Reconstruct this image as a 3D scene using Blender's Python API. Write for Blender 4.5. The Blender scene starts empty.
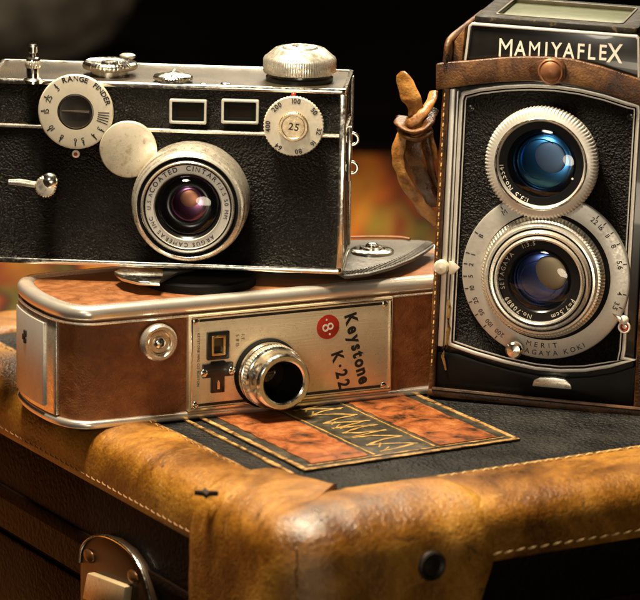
import bpy, bmesh, math, random
from mathutils import Vector, Matrix, noise
random.seed(7)
R = math.radians
S = bpy.context.scene
C = S.collection
K = 0.001                                   # all shapes below are in millimetres

# ------------------------------------------------------------------ camera
PITCH, DIST, ROLL, PXMM = R(13.5), 1400.0, R(1.0), 2.65
fw = Vector((0, math.cos(PITCH), -math.sin(PITCH)))
TGT = Vector((0, 0, 38))
CAM = TGT - fw * DIST
r0 = Vector((1, 0, 0)); u0 = r0.cross(fw)
rt = math.cos(ROLL) * r0 + math.sin(ROLL) * u0
up = -math.sin(ROLL) * r0 + math.cos(ROLL) * u0
FPX = PXMM * DIST

def ray(px, py):
    return fw * FPX + rt * (px - 320) + up * (300 - py)

def ground(px, py, z=0.0):
    d = ray(px, py); t = (z - CAM.z) / d.z
    return CAM + d * t

cd = bpy.data.cameras.new('camera'); cam = bpy.data.objects.new('camera', cd); C.objects.link(cam)
m = Matrix((rt, up, -fw)).transposed().to_4x4(); m.translation = CAM * K
cam.matrix_world = m
cd.sensor_width = 36; cd.sensor_fit = 'HORIZONTAL'; cd.lens = 36 * FPX / 640
cd.clip_start = .05; cd.clip_end = 50
cd.dof.use_dof = True; cd.dof.focus_distance = (DIST - 10) * K; cd.dof.aperture_fstop = 17
S.camera = cam

# ------------------------------------------------------------------ materials
def newmat(name):
    M = bpy.data.materials.new(name); M.use_nodes = True
    nt = M.node_tree; b = nt.nodes['Principled BSDF']
    return M, nt, b

def N(nt, t, **kw):
    n = nt.nodes.new(t)
    for k, v in kw.items():
        if k in n.inputs: n.inputs[k].default_value = v
        else: setattr(n, k, v)
    return n

def ramp(nt, src, stops):
    r = nt.nodes.new('ShaderNodeValToRGB')
    e = r.color_ramp.elements
    e[0].position, e[0].color = stops[0][0], (*stops[0][1], 1)
    e[1].position, e[1].color = stops[-1][0], (*stops[-1][1], 1)
    for p, c in stops[1:-1]:
        x = e.new(p); x.color = (*c, 1)
    nt.links.new(src, r.inputs['Fac'])
    return r.outputs['Color']

def mm_coords(nt):
    tc = nt.nodes.new('ShaderNodeTexCoord')
    mp = nt.nodes.new('ShaderNodeMapping'); mp.inputs['Scale'].default_value = (1000, 1000, 1000)
    nt.links.new(tc.outputs['Object'], mp.inputs['Vector'])
    return mp.outputs['Vector']

def bumpn(nt, b, h, dist, strength=1.0, prev=None):
    bp = nt.nodes.new('ShaderNodeBump'); bp.inputs['Distance'].default_value = dist; bp.inputs['Strength'].default_value = strength
    nt.links.new(h, bp.inputs['Height'])
    if prev: nt.links.new(prev, bp.inputs['Normal'])
    nt.links.new(bp.outputs['Normal'], b.inputs['Normal'])
    return bp.outputs['Normal']

def metal(name, col, rough=.3, scr=.12, grime=(.45, .38, .28), fine=.6, bump=.00002, met=1.0, lo=.33):
    M, nt, b = newmat(name); v = mm_coords(nt)
    b.inputs['Metallic'].default_value = met
    n1 = N(nt, 'ShaderNodeTexNoise', Scale=.12, Detail=6.0, Roughness=.65); nt.links.new(v, n1.inputs['Vector'])
    n2 = N(nt, 'ShaderNodeTexNoise', Scale=fine, Detail=5.0, Roughness=.7); nt.links.new(v, n2.inputs['Vector'])
    g = tuple(c * k for c, k in zip(col, grime))
    mid = tuple(c * .88 for c in col)
    mx = nt.nodes.new('ShaderNodeMath'); mx.operation = 'MULTIPLY_ADD'; mx.inputs[1].default_value = .5
    nt.links.new(n1.outputs['Fac'], mx.inputs[0])
    m2 = nt.nodes.new('ShaderNodeMath'); m2.operation = 'MULTIPLY'; m2.inputs[1].default_value = .5
    nt.links.new(n2.outputs['Fac'], m2.inputs[0]); nt.links.new(m2.outputs[0], mx.inputs[2])
    nt.links.new(ramp(nt, mx.outputs[0], [(lo, g), (lo + .1, mid), (.6, col)]), b.inputs['Base Color'])
    mr = N(nt, 'ShaderNodeMapRange'); mr.inputs[1].default_value = .35; mr.inputs[2].default_value = .65
    mr.inputs[3].default_value = rough + scr; mr.inputs[4].default_value = max(.05, rough - scr)
    nt.links.new(n2.outputs['Fac'], mr.inputs[0]); nt.links.new(mr.outputs[0], b.inputs['Roughness'])
    bumpn(nt, b, n2.outputs['Fac'], bump, .6)
    return M

def leatherette(name, col, scale=1.1, dist=.00035, rough=.42, worn=None, spec=.24):
    M, nt, b = newmat(name); v = mm_coords(nt)
    wz = N(nt, 'ShaderNodeTexNoise', Scale=.5, Detail=3.0); nt.links.new(v, wz.inputs['Vector'])
    mxv = nt.nodes.new('ShaderNodeMixRGB'); mxv.blend_type = 'ADD'; mxv.inputs['Fac'].default_value = .9
    nt.links.new(v, mxv.inputs['Color1']); nt.links.new(wz.outputs['Color'], mxv.inputs['Color2'])
    vo = N(nt, 'ShaderNodeTexVoronoi', Scale=scale); vo.feature = 'SMOOTH_F1'; nt.links.new(mxv.outputs['Color'], vo.inputs['Vector'])
    n = N(nt, 'ShaderNodeTexNoise', Scale=scale * 1.6, Detail=4.0); nt.links.new(v, n.inputs['Vector'])
    ad = nt.nodes.new('ShaderNodeMath'); ad.operation = 'SUBTRACT'
    nt.links.new(n.outputs['Fac'], ad.inputs[0]); nt.links.new(vo.outputs['Distance'], ad.inputs[1])
    bumpn(nt, b, ad.outputs[0], dist, 1)
    n3 = N(nt, 'ShaderNodeTexNoise', Scale=.06, Detail=5.0); nt.links.new(v, n3.inputs['Vector'])
    c2 = worn or tuple(x * 1.6 for x in col)
    nt.links.new(ramp(nt, n3.outputs['Fac'], [(.38, col), (.7, c2)]), b.inputs['Base Color'])
    b.inputs['Roughness'].default_value = rough; b.inputs['Specular IOR Level'].default_value = spec
    return M

def leather(name, stops, scale=.05, rough=.38, dist=.0004, fine=.9, spec=.5):
    M, nt, b = newmat(name); v = mm_coords(nt)
    n1 = N(nt, 'ShaderNodeTexNoise', Scale=scale, Detail=9.0, Roughness=.62, Distortion=.4); nt.links.new(v, n1.inputs['Vector'])
    n2 = N(nt, 'ShaderNodeTexNoise', Scale=fine, Detail=6.0, Roughness=.7); nt.links.new(v, n2.inputs['Vector'])
    vo = N(nt, 'ShaderNodeTexVoronoi', Scale=fine * .9); vo.feature = 'DISTANCE_TO_EDGE'; nt.links.new(v, vo.inputs['Vector'])
    a = nt.nodes.new('ShaderNodeMath'); a.operation = 'MULTIPLY_ADD'; a.inputs[1].default_value = .25
    nt.links.new(n2.outputs['Fac'], a.inputs[0]); nt.links.new(n1.outputs['Fac'], a.inputs[2])
    s = nt.nodes.new('ShaderNodeMath'); s.operation = 'SUBTRACT'; s.inputs[1].default_value = .125
    nt.links.new(a.outputs[0], s.inputs[0])
    nt.links.new(ramp(nt, s.outputs[0], stops), b.inputs['Base Color'])
    mr = N(nt, 'ShaderNodeMapRange'); mr.inputs[1].default_value = .35; mr.inputs[2].default_value = .65
    mr.inputs[3].default_value = rough - .1; mr.inputs[4].default_value = rough + .18
    nt.links.new(n1.outputs['Fac'], mr.inputs[0]); nt.links.new(mr.outputs[0], b.inputs['Roughness'])
    b.inputs['Specular IOR Level'].default_value = spec
    p = bumpn(nt, b, vo.outputs['Distance'], dist * .5, .5)
    bumpn(nt, b, a.outputs[0], dist, 1.0, p)
    return M

def plain(name, col, rough=.5, metallic=0, coat=0, var=.25, scale=.3):
    M, nt, b = newmat(name); v = mm_coords(nt)
    n = N(nt, 'ShaderNodeTexNoise', Scale=scale, Detail=5.0); nt.links.new(v, n.inputs['Vector'])
    nt.links.new(ramp(nt, n.outputs['Fac'], [(.3, tuple(c * (1 - var) for c in col)), (.7, col)]), b.inputs['Base Color'])
    b.inputs['Roughness'].default_value = rough; b.inputs['Metallic'].default_value = metallic
    b.inputs['Coat Weight'].default_value = coat
    return M

M_NICK = metal('satin_nickel', (.92, .86, .73), .30, .1, (.6, .52, .42), lo=.25, met=.85)
M_CHROME = metal('bright_chrome', (.94, .89, .78), .2, .08, (.6, .52, .4), lo=.25)
M_RIM = metal('polished_silver_rim', (.97, .92, .82), .30, .04, (.9, .85, .78), .1, bump=0.0, lo=.22, met=.8)
M_LENSRING = metal('turned_silver', (.86, .82, .73), .26, .05, (.8, .75, .66), .8, bump=0.0, met=.75, lo=.25)
M_GREYRING = metal('grey_anodised_ring', (.55, .53, .48), .38, .08, (.8, .76, .68), 1.0, met=.6, lo=.28)
M_SATIN = metal('matt_silver', (.66, .63, .57), .42, .08, (.7, .64, .55), 1.2, met=.55, lo=.28)
M_DISC = metal('tarnished_disc', (.74, .67, .52), .34, .1, (.45, .38, .26), .3, met=.5, lo=.36)
M_WHITEDIAL = plain('cream_dial_paint', (.70, .62, .45), .4, .35)
M_CREAM = metal('cream_anodised', (.68, .62, .49), .45, .1, (.7, .6, .45), met=.4, lo=.28)
M_PLATE = metal('brushed_plate', (.84, .68, .45), .34, .08, (.75, .66, .52), met=.55, lo=.26)
def brushed(M, scale=(.05, 3.0, 3.0)):
    nt = M.node_tree; b = nt.nodes['Principled BSDF']; v = mm_coords(nt)
    sc = nt.nodes.new('ShaderNodeMapping'); sc.inputs['Scale'].default_value = scale; nt.links.new(v, sc.inputs['Vector'])
    n = N(nt, 'ShaderNodeTexNoise', Scale=1.0, Detail=4.0); nt.links.new(sc.outputs[0], n.inputs['Vector'])
    bumpn(nt, b, n.outputs['Fac'], .00005, 1)
brushed(M_PLATE)
M_BRASS = metal('worn_brass', (.80, .55, .22), .33)
M_COPPER = metal('copper_snap', (.23, .095, .04), .5, met=.5)
M_BLACKL = leatherette('black_leatherette', (.0018, .0015, .0013), 1.15, .0010, .27, (.003, .0026, .0022), .09)
M_BLACKT = leatherette('black_leatherette_fine', (.0025, .0022, .002), 1.2, .0010, .28, (.004, .0036, .003), .14)
M_BLKPAINT = plain('black_enamel', (.012, .011, .010), .28, 0, .3)
M_TOPBLK = leatherette('worn_black_crackle', (.02, .016, .011), 2.2, .00012, .33, (.055, .042, .026))
M_INNER = plain('matt_black', (.003, .003, .003), .75)
M_INNER.node_tree.nodes['Principled BSDF'].inputs['Specular IOR Level'].default_value = .15
M_BARREL = plain('gloss_black_barrel', (.008, .008, .009), .22)
M_RED = plain('red_enamel', (.42, .025, .012), .4, 0, .2, .1)
M_WHITE = plain('white_paint', (.8, .76, .66), .5, 0, 0, .05)
M_INK = plain('black_ink', (.01, .009, .008), .5)
M_CASE = leather('brown_case_leather', [(.36, (.022, .007, .0015)), (.5, (.075, .027, .005)), (.66, (.17, .075, .016))], .07, .34, .0006)
M_CASED = leather('dark_case_leather', [(.38, (.018, .008, .003)), (.55, (.06, .025, .008)), (.7, (.14, .06, .018))], .05, .34)
M_STRAP = leather('strap_leather', [(.34, (.09, .03, .006)), (.5, (.30, .13, .028)), (.66, (.5, .25, .06))], .08, .36)
M_MOV = leather('russet_leather', [(.30, (.14, .038, .005)), (.5, (.20, .058, .008)), (.72, (.28, .095, .018))], .22, .5, .0007, 1.1)
M_MOVTOP = leather('russet_leather_top', [(.32, (.11, .036, .008)), (.5, (.17, .058, .012)), (.70, (.24, .09, .024))], .2, .5, .0003, 1.3)
M_BIND = leather('tan_binding_leather', [(.34, (.04, .013, .001)), (.43, (.13, .048, .003)), (.52, (.25, .102, .007)), (.61, (.37, .17, .014)), (.71, (.58, .33, .05))], .022, .35, .0011, .5, .8)
def add_scuffs(M, dark=(.035, .010, .002), pale=(.62, .38, .12)):
    nt = M.node_tree; b = nt.nodes['Principled BSDF']; base = b.inputs['Base Color'].links[0].from_socket
    v = mm_coords(nt)
    sc = nt.nodes.new('ShaderNodeMapping'); sc.inputs['Scale'].default_value = (.35, 1.0, .5); sc.inputs['Rotation'].default_value = (.4, .2, .7); nt.links.new(v, sc.inputs['Vector'])
    vo = N(nt, 'ShaderNodeTexNoise', Scale=.16, Detail=7.0, Roughness=.72, Distortion=1.6); nt.links.new(sc.outputs[0], vo.inputs['Vector'])
    for lo_, hi_, col, amt in ((.60, .72, pale, .6), (.42, .32, dark, .8)):
        mr = N(nt, 'ShaderNodeMapRange'); mr.inputs[1].default_value = lo_; mr.inputs[2].default_value = hi_; mr.inputs[4].default_value = amt
        nt.links.new(vo.outputs['Fac'], mr.inputs[0])
        mx = nt.nodes.new('ShaderNodeMixRGB'); nt.links.new(mr.outputs[0], mx.inputs['Fac']); nt.links.new(base, mx.inputs['Color1']); mx.inputs['Color2'].default_value = (*col, 1)
        base = mx.outputs['Color']
    nt.links.new(base, b.inputs['Base Color'])
    # fine creases and cracks
    wz = N(nt, 'ShaderNodeTexNoise', Scale=.12, Detail=4.0); nt.links.new(v, wz.inputs['Vector'])
    ad = N(nt, 'ShaderNodeVectorMath'); ad.operation = 'SCALE'; ad.inputs['Scale'].default_value = 26.0; nt.links.new(wz.outputs['Color'], ad.inputs[0])
    a2 = N(nt, 'ShaderNodeVectorMath'); nt.links.new(v, a2.inputs[0]); nt.links.new(ad.outputs[0], a2.inputs[1])
    cr = N(nt, 'ShaderNodeTexVoronoi', Scale=.075); cr.feature = 'DISTANCE_TO_EDGE'; nt.links.new(a2.outputs[0], cr.inputs['Vector'])
    cm = N(nt, 'ShaderNodeMapRange'); cm.inputs[1].default_value = 0; cm.inputs[2].default_value = .04; nt.links.new(cr.outputs['Distance'], cm.inputs[0])
    old = b.inputs['Normal'].links[0].from_socket
    bumpn(nt, b, cm.outputs[0], .00022, .16, old)
add_scuffs(M_BIND)
M_SUITBLK = leatherette('suitcase_black', (.005, .0055, .006), .6, .0013, .45, (.024, .023, .021))
M_SUITSIDE = leatherette('suitcase_side', (.003, .0022, .0018), .5, .0003, .55, (.006, .0035, .002), .1)
M_THREAD = plain('waxed_thread', (.62, .42, .17), .6)
M_TANLINE = leather('tan_trim', [(.38, (.05, .025, .008)), (.5, (.26, .14, .04)), (.66, (.48, .30, .10))], .25, .5, .0002)
M_ORANGE = leather('orange_label_print', [(.36, (.02, .012, .006)), (.43, (.13, .036, .008)), (.53, (.23, .062, .010)), (.70, (.33, .12, .028))], .11, .42, .0007, .6)
M_LABELDK = leather('olive_label_print', [(.36, (.010, .010, .008)), (.55, (.026, .023, .014)), (.72, (.09, .065, .028))], .14, .45, .0002, .8)
M_GOLD = plain('gold_print', (.45, .27, .07), .5, .1, 0, .7, .5)
M_GG = plain('ground_glass', (.12, .14, .085), .3, 0, .3)
M_PLGREY = metal('grey_ribbed_metal', (.13, .12, .105), .5, .1, met=.6)

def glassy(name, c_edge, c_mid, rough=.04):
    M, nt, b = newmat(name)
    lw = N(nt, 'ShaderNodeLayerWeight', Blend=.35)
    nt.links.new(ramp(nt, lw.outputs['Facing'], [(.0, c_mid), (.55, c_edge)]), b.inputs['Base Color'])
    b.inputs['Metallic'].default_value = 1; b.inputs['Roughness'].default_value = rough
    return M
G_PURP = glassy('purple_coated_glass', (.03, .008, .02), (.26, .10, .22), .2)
G_AMB = glassy('amber_reflection', (.16, .06, .08), (.42, .19, .12), .38)  # tinted as the copper reflection in the rangefinder lens
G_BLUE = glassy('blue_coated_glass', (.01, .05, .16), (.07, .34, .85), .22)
G_PALE = glassy('pale_reflection', (.02, .09, .24), (.12, .19, .32), .45)  # tinted as the pale reflection in the viewing lens
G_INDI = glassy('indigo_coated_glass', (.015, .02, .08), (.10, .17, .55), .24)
G_CREAM = glassy('cream_reflection', (.08, .08, .10), (.28, .22, .14), .45)  # tinted as the cream reflection in the taking lens

def clearglass(name, tint=(1, 1, 1)):
    M = bpy.data.materials.new(name); M.use_nodes = True; nt = M.node_tree; nt.nodes.clear()
    o = nt.nodes.new('ShaderNodeOutputMaterial'); t = N(nt, 'ShaderNodeBsdfTransparent'); g = N(nt, 'ShaderNodeBsdfGlossy', Roughness=.03)
    g.inputs['Color'].default_value = (*tint, 1)
    f = N(nt, 'ShaderNodeFresnel', IOR=1.5); mx = nt.nodes.new('ShaderNodeMixShader')
    nt.links.new(f.outputs[0], mx.inputs[0]); nt.links.new(t.outputs[0], mx.inputs[1]); nt.links.new(g.outputs[0], mx.inputs[2])
    nt.links.new(mx.outputs[0], o.inputs['Surface'])
    return M
G_CLEAR = clearglass('clear_lens_glass')
G_WIN = plain('window_glass', (.02, .015, .01), .08, 0, .5)

# ------------------------------------------------------------------ helpers
def thing(name, label, cat, loc=(0, 0, 0), yaw=0, lean=0, group=None, nod=0):
    o = bpy.data.objects.new(name, None); C.objects.link(o)
    M = Matrix.Translation(Vector(loc)) @ Matrix.Rotation(R(yaw), 4, 'Z') @ Matrix.Rotation(R(lean), 4, 'Y') @ Matrix.Rotation(R(nod), 4, 'X')
    Mw = M.copy(); Mw.translation = M.translation * K
    o.matrix_world = Mw; o.empty_display_size = .02
    o['label'] = label; o['category'] = cat
    if group: o['group'] = group
    return o, M

class Pick:
    """turns a place on the photograph into millimetres in a thing's own frame"""
    def __init__(s, M): s.i = M.inverted()
    def _r(s, px, py):
        o = s.i @ CAM; d = s.i.to_3x3() @ ray(px, py); return o, d
    def f(s, px, py, d=0):                 # on the plane d mm in front of the face
        o, v = s._r(px, py); t = (-d - o.y) / v.y; p = o + v * t; return p.x, p.z
    def t(s, px, py, z=0):                 # on the horizontal plane at height z
        o, v = s._r(px, py); t = (z - o.z) / v.z; p = o + v * t; return p.x, p.y
    def l(s, px, py, x=0):                 # on the plane local x = const
        o, v = s._r(px, py); t = (x - o.x) / v.x; p = o + v * t; return p.y, p.z

def obj(name, bm, mat, parent=None, ang=35):
    bmesh.ops.recalc_face_normals(bm, faces=bm.faces[:])
    for v in bm.verts: v.co *= K
    me = bpy.data.meshes.new(name); bm.to_mesh(me); bm.free()
    for mt in (mat if isinstance(mat, (list, tuple)) else [mat]): me.materials.append(mt)
    for p in me.polygons: p.use_smooth = True
    me.set_sharp_from_angle(angle=R(ang))
    o = bpy.data.objects.new(name, me); C.objects.link(o)
    if parent: o.parent = parent
    return o

def nb(): return bmesh.new()

def merge(bm, other):
    me = bpy.data.meshes.new('t'); other.to_mesh(me); other.free(); bm.from_mesh(me); bpy.data.meshes.remove(me)

def do_bevel(b, w, seg=2, ang=30):
    es = [e for e in b.edges if len(e.link_faces) == 2 and e.calc_face_angle(0) > R(ang)]
    if es and w > 0: bmesh.ops.bevel(b, geom=es, offset=w, segments=seg, profile=.5, affect='EDGES', clamp_overlap=True)

def box(bm, x0, x1, y0, y1, z0, z1, bev=.3, seg=2, M=None):
    b = bmesh.new(); bmesh.ops.create_cube(b, size=1)
    for v in b.verts: v.co = Vector(((x0 + x1) / 2 + v.co.x * (x1 - x0), (y0 + y1) / 2 + v.co.y * (y1 - y0), (z0 + z1) / 2 + v.co.z * (z1 - z0)))
    do_bevel(b, bev, seg)
    if M: b.transform(M)
    merge(bm, b)

def prism(bm, pts, a0, a1, axis='y', bev=0, seg=2):
    """2D outline pushed from a0 to a1 along y (front outlines are x,z) or z (plan outlines are x,y)"""
    b = bmesh.new()
    P = (lambda p, a: Vector((p[0], a, p[1]))) if axis == 'y' else ((lambda p, a: Vector((p[0], p[1], a))) if axis == 'z' else (lambda p, a: Vector((a, p[0], p[1]))))
    lo = [b.verts.new(P(p, a0)) for p in pts]; hi = [b.verts.new(P(p, a1)) for p in pts]
    n = len(pts)
    b.faces.new(lo); b.faces.new(hi)
    for i in range(n): b.faces.new((lo[i], lo[(i + 1) % n], hi[(i + 1) % n], hi[i]))
    bmesh.ops.recalc_face_normals(b, faces=b.faces[:])
    do_bevel(b, bev, seg)
    merge(bm, b)

def ringprism(bm, outer, inner, a0, a1, axis='y', bev=0):
    b = bmesh.new(); n = len(outer)
    P = (lambda p, a: Vector((p[0], a, p[1]))) if axis == 'y' else (lambda p, a: Vector((p[0], p[1], a)))
    L = [[b.verts.new(P(p, a)) for p in q] for q, a in ((outer, a0), (inner, a0), (inner, a1), (outer, a1))]
    for k in range(4):
        A, B = L[k], L[(k + 1) % 4]
        for i in range(n): b.faces.new((A[i], A[(i + 1) % n], B[(i + 1) % n], B[i]))
    bmesh.ops.recalc_face_normals(b, faces=b.faces[:])
    do_bevel(b, bev)
    merge(bm, b)

def offset_poly(pts, t):
    """move each vertex inwards by t (closed outline)"""
    n = len(pts); A = sum(pts[i][0] * pts[(i + 1) % n][1] - pts[(i + 1) % n][0] * pts[i][1] for i in range(n)); sg = 1 if A > 0 else -1
    out = []
    for i in range(n):
        p0, p1, p2 = Vector(pts[i - 1]), Vector(pts[i]), Vector(pts[(i + 1) % n])
        d1 = (p1 - p0).normalized(); d2 = (p2 - p1).normalized()
        n1 = Vector((-d1.y, d1.x)) * sg; n2 = Vector((-d2.y, d2.x)) * sg
        m = n1 + n2; m = m.normalized() / max(.4, m.normalized().dot(n1)) if m.length > 1e-6 else n1
        q = p1 + m * t; out.append((q.x, q.y))
    return out

def lathe(bm, prof, c, axis='y', seg=72, teeth=0, tset=(), depth=.0, closed=False):
    """profile (radius, height) spun about an axis; for 'y' height runs towards the viewer"""
    b = bmesh.new(); n = teeth * 4 if teeth else seg
    rings = []
    for k, (r, h) in enumerate(prof):
        row = []
        for i in range(n):
            a = 2 * math.pi * i / n
            rr = r - depth if (k in tset and teeth and (i % 4) in (2, 3)) else r
            if axis == 'y': row.append(b.verts.new((c[0] + rr * math.cos(a), -h, c[1] + rr * math.sin(a))))
            else: row.append(b.verts.new((c[0] + rr * math.cos(a), c[1] + rr * math.sin(a), h)))
        rings.append(row)
    for A, B in zip(rings, rings[1:]):
        for i in range(n): b.faces.new((A[i], A[(i + 1) % n], B[(i + 1) % n], B[i]))
    bmesh.ops.remove_doubles(b, verts=b.verts[:], dist=1e-4)
    merge(bm, b)

def disc(bm, r, h0, h1, c, axis='y', bev=.4, seg=64):
    lathe(bm, [(.0001, h0), (r, h0), (r, h1 - bev), (r - bev * .3, h1 - bev * .3), (r - bev, h1), (.0001, h1)], c, axis, seg)

def torus(bm, rad, t, h, c, axis='y', seg=64):
    pr = [(rad + t * math.cos(a), h + t * math.sin(a)) for a in [2 * math.pi * k / 10 for k in range(11)]]
    lathe(bm, pr, c, axis, seg)

def dome(bm, r, h, bulge, c, axis='y', n=10):
    lathe(bm, [(max(.0001, r * math.cos(a)), h + bulge * math.sin(a)) for a in [math.pi / 2 * k / n for k in range(n + 1)]], c, axis, 48)

def sweep(bm, path, w, t, nseg=12, flat=None, caps=True, wob=0.0):
    """band or cord with an elliptical section w x t along 3D points; w, t numbers or lists"""
    b = bmesh.new(); P = [Vector(p) for p in path]; n = len(P); rows = []
    up_ = flat or Vector((0, 0, 1))
    for i, p in enumerate(P):
        d = (P[min(i + 1, n - 1)] - P[max(i - 1, 0)]).normalized()
        s = d.cross(up_); s = s.normalized() if s.length > 1e-4 else Vector((1, 0, 0)); q = s.cross(d).normalized()
        ww = w[i] if isinstance(w, (list, tuple)) else w; tt = t[i] if isinstance(t, (list, tuple)) else t
        rows.append([b.verts.new(p + s * ww * math.cos(2 * math.pi * k / nseg) + q * tt * math.sin(2 * math.pi * k / nseg)) for k in range(nseg)])
    if wob:
        for v in b.verts: v.co += Vector((noise.noise(v.co / 4), noise.noise(v.co / 4 + Vector((9, 0, 0))), noise.noise(v.co / 4 + Vector((0, 9, 0))))) * wob
    for A, B in zip(rows, rows[1:]):
        for k in range(nseg): b.faces.new((A[k], A[(k + 1) % nseg], B[(k + 1) % nseg], B[k]))
    if caps: b.faces.new(rows[0]); b.faces.new(rows[-1])
    merge(bm, b)

def spline(pts, n=8):
    P = [Vector(p) for p in pts]; out = []
    for i in range(len(P) - 1):
        a, b_, c, d = P[max(i - 1, 0)], P[i], P[i + 1], P[min(i + 2, len(P) - 1)]
        for k in range(n):
            t = k / n
            out.append(.5 * ((2 * b_) + (-a + c) * t + (2 * a - 5 * b_ + 4 * c - d) * t * t + (-a + 3 * b_ - 3 * c + d) * t ** 3))
    out.append(P[-1]); return out

_gl = {}
def glyph(s, bold=0.0):
    k = (s, bold)
    if k not in _gl:
        cu = bpy.data.curves.new('t', 'FONT'); cu.body = s; cu.size = 1; cu.extrude = .02; cu.offset = bold; cu.resolution_u = 3
        o = bpy.data.objects.new('t', cu); me = bpy.data.meshes.new_from_object(o)
        V = [v.co.copy() for v in me.vertices]; F = [list(p.vertices) for p in me.polygons]
        x0 = min((v.x for v in V), default=0); x1 = max((v.x for v in V), default=.3)
        bpy.data.objects.remove(o); bpy.data.curves.remove(cu); bpy.data.meshes.remove(me)
        _gl[k] = (V, F, x0, x1)
    return _gl[k]

def put_glyph(bm, ch, pos, ang, size, h, bold=0.0, sx=1.0, basis='y', shear=0):
    if ch in 'MWN': bold = 0.0
    """pos = baseline centre; ang clockwise from upright; letters lie on the front plane h, or flat when basis is 'z'"""
    V, F, x0, x1 = glyph(ch, bold); s = size / .70; cx = (x0 + x1) / 2
    ca, sa = math.cos(ang), math.sin(ang); vs = []
    for v in V:
        x, y = (v.x - cx) * s * sx + v.y * s * shear, v.y * s
        X = pos[0] + x * ca + y * sa; Y = pos[1] - x * sa + y * ca
        d = (.06 if v.z > 0 else -.05)
        vs.append(bm.verts.new((X, -(h + d), Y) if basis == 'y' else (X, Y, h + d)))
    for f in F:
        try: bm.faces.new([vs[i] for i in f])
        except ValueError: pass
    return (x1 - x0) * s * sx

def gw(ch, size, bold=0, sx=1):
    if ch == ' ': return size * .35
    V, F, x0, x1 = glyph(ch, bold); return (x1 - x0) * size / .70 * sx

def line_text(bm, s, pos, ang, size, h, gap=.18, bold=0.0, sx=1.0, fit=None, basis='y', shear=0):
    """text centred on pos; fit = total length in mm"""
    ws = [gw(c, size, bold, sx) for c in s]
    g = gap * size
    if fit: g = (fit - sum(ws)) / max(1, len(s) - 1)
    L = sum(ws) + g * (len(s) - 1); x = -L / 2; ca, sa = math.cos(ang), math.sin(ang)
    for c, w in zip(s, ws):
        xc = x + w / 2
        if c != ' ': put_glyph(bm, c, (pos[0] + xc * ca, pos[1] - xc * sa), ang, size, h, bold, sx, basis, shear)
        x += w + g

def arc_text(bm, s, c, r, mid, size, h, gap=.25, inward=False, bold=0.0, sx=1.0):
    """text on a circle; mid in degrees clockwise from the top; inward = tops towards the centre"""
    ws = [gw(ch, size, bold, sx) for ch in s]; g = gap * size
    L = sum(ws) + g * (len(s) - 1); x = -L / 2
    for ch, w in zip(s, ws):
        xc = x + w / 2
        if inward:
            a = R(mid) - xc / r; rr = r + size / 2
            if ch != ' ': put_glyph(bm, ch, (c[0] + rr * math.sin(a), c[1] + rr * math.cos(a)), a + math.pi, size, h, bold, sx)
        else:
            a = R(mid) + xc / r; rr = r - size / 2
            if ch != ' ': put_glyph(bm, ch, (c[0] + rr * math.sin(a), c[1] + rr * math.cos(a)), a, size, h, bold, sx)
        x += w + g

def tick(bm, c, r0_, r1_, deg, w, h):
    a = R(deg); d = Vector((math.sin(a), math.cos(a))); n = Vector((d.y, -d.x)) * w / 2; cc = Vector(c)
    q = [cc + d * r0_ + n, cc + d * r1_ + n, cc + d * r1_ - n, cc + d * r0_ - n]
    prism(bm, [(p.x, p.y) for p in q], -h - .06, -h + .05, 'y')

def screw(parent, c, r, h, mat=M_CHROME, axis='y', name='screw', slot=20):
    b = nb(); dome(b, r, h, r * .35, c, axis); o = obj(name, b, mat, parent)
    b = nb(); L = r * .8; a = R(slot)
    q = [(c[0] + L * math.cos(a) * s1 - .12 * math.sin(a) * s2, c[1] + L * math.sin(a) * s1 + .12 * math.cos(a) * s2) for s1, s2 in ((1, 1), (-1, 1), (-1, -1), (1, -1))]
    if axis == 'y': prism(b, q, -h - r * .37, -h, 'y')
    else: prism(b, q, h, h + r * .37, 'z')
    obj('slot', b, M_INNER, o)
    return o

def arc_pts(cx, cy, r, a0, a1, n):
    return [(cx + r * math.cos(R(a0 + (a1 - a0) * k / n)), cy + r * math.sin(R(a0 + (a1 - a0) * k / n))) for k in range(n + 1)]

def rrect(x0, x1, y0, y1, r, n=6):
    return arc_pts(x1 - r, y1 - r, r, 0, 90, n) + arc_pts(x0 + r, y1 - r, r, 90, 180, n) + arc_pts(x0 + r, y0 + r, r, 180, 270, n) + arc_pts(x1 - r, y0 + r, r, 270, 360, n)

# ================================================================== setting
M_TABLE = leather('dark_wood', [(.35, (.003, .0015, .001)), (.55, (.008, .004, .002)), (.7, (.014, .007, .003))], .01, .4, .0002, .1)
b = nb(); bmesh.ops.create_grid(b, x_segments=2, y_segments=2, size=6000)
for v in b.verts: v.co.z = -116
o = obj('table_top', b, M_TABLE); o['kind'] = 'structure'

# patterned cloth behind the suitcase
M, nt, bs = newmat('patterned_cloth'); v = mm_coords(nt)
for l_ in v.links: pass
v.node.inputs['Scale'].default_value = (2100, 420, 1000)
v.node.inputs['Location'].default_value = (37, 11, 0)
n1 = N(nt, 'ShaderNodeTexVoronoi', Scale=.0125); nt.links.new(v, n1.inputs['Vector'])
n2 = N(nt, 'ShaderNodeTexNoise', Scale=.006, Detail=4.0, Distortion=1.2); nt.links.new(v, n2.inputs['Vector'])
c1 = ramp(nt, n2.outputs['Fac'], [(.34, (.02, .015, .006)), (.41, (.20, .17, .02)), (.46, (.04, .012, .004)), (.52, (.62, .12, .010)), (.58, (.85, .36, .03)), (.66, (.03, .008, .004))])
c2 = ramp(nt, n1.outputs['Distance'], [(.1, (.75, .5, .06)), (.35, (.6, .12, .015)), (.7, (.04, .008, .006))])
mx = nt.nodes.new('ShaderNodeMixRGB'); mx.inputs['Fac'].default_value = .45
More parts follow.
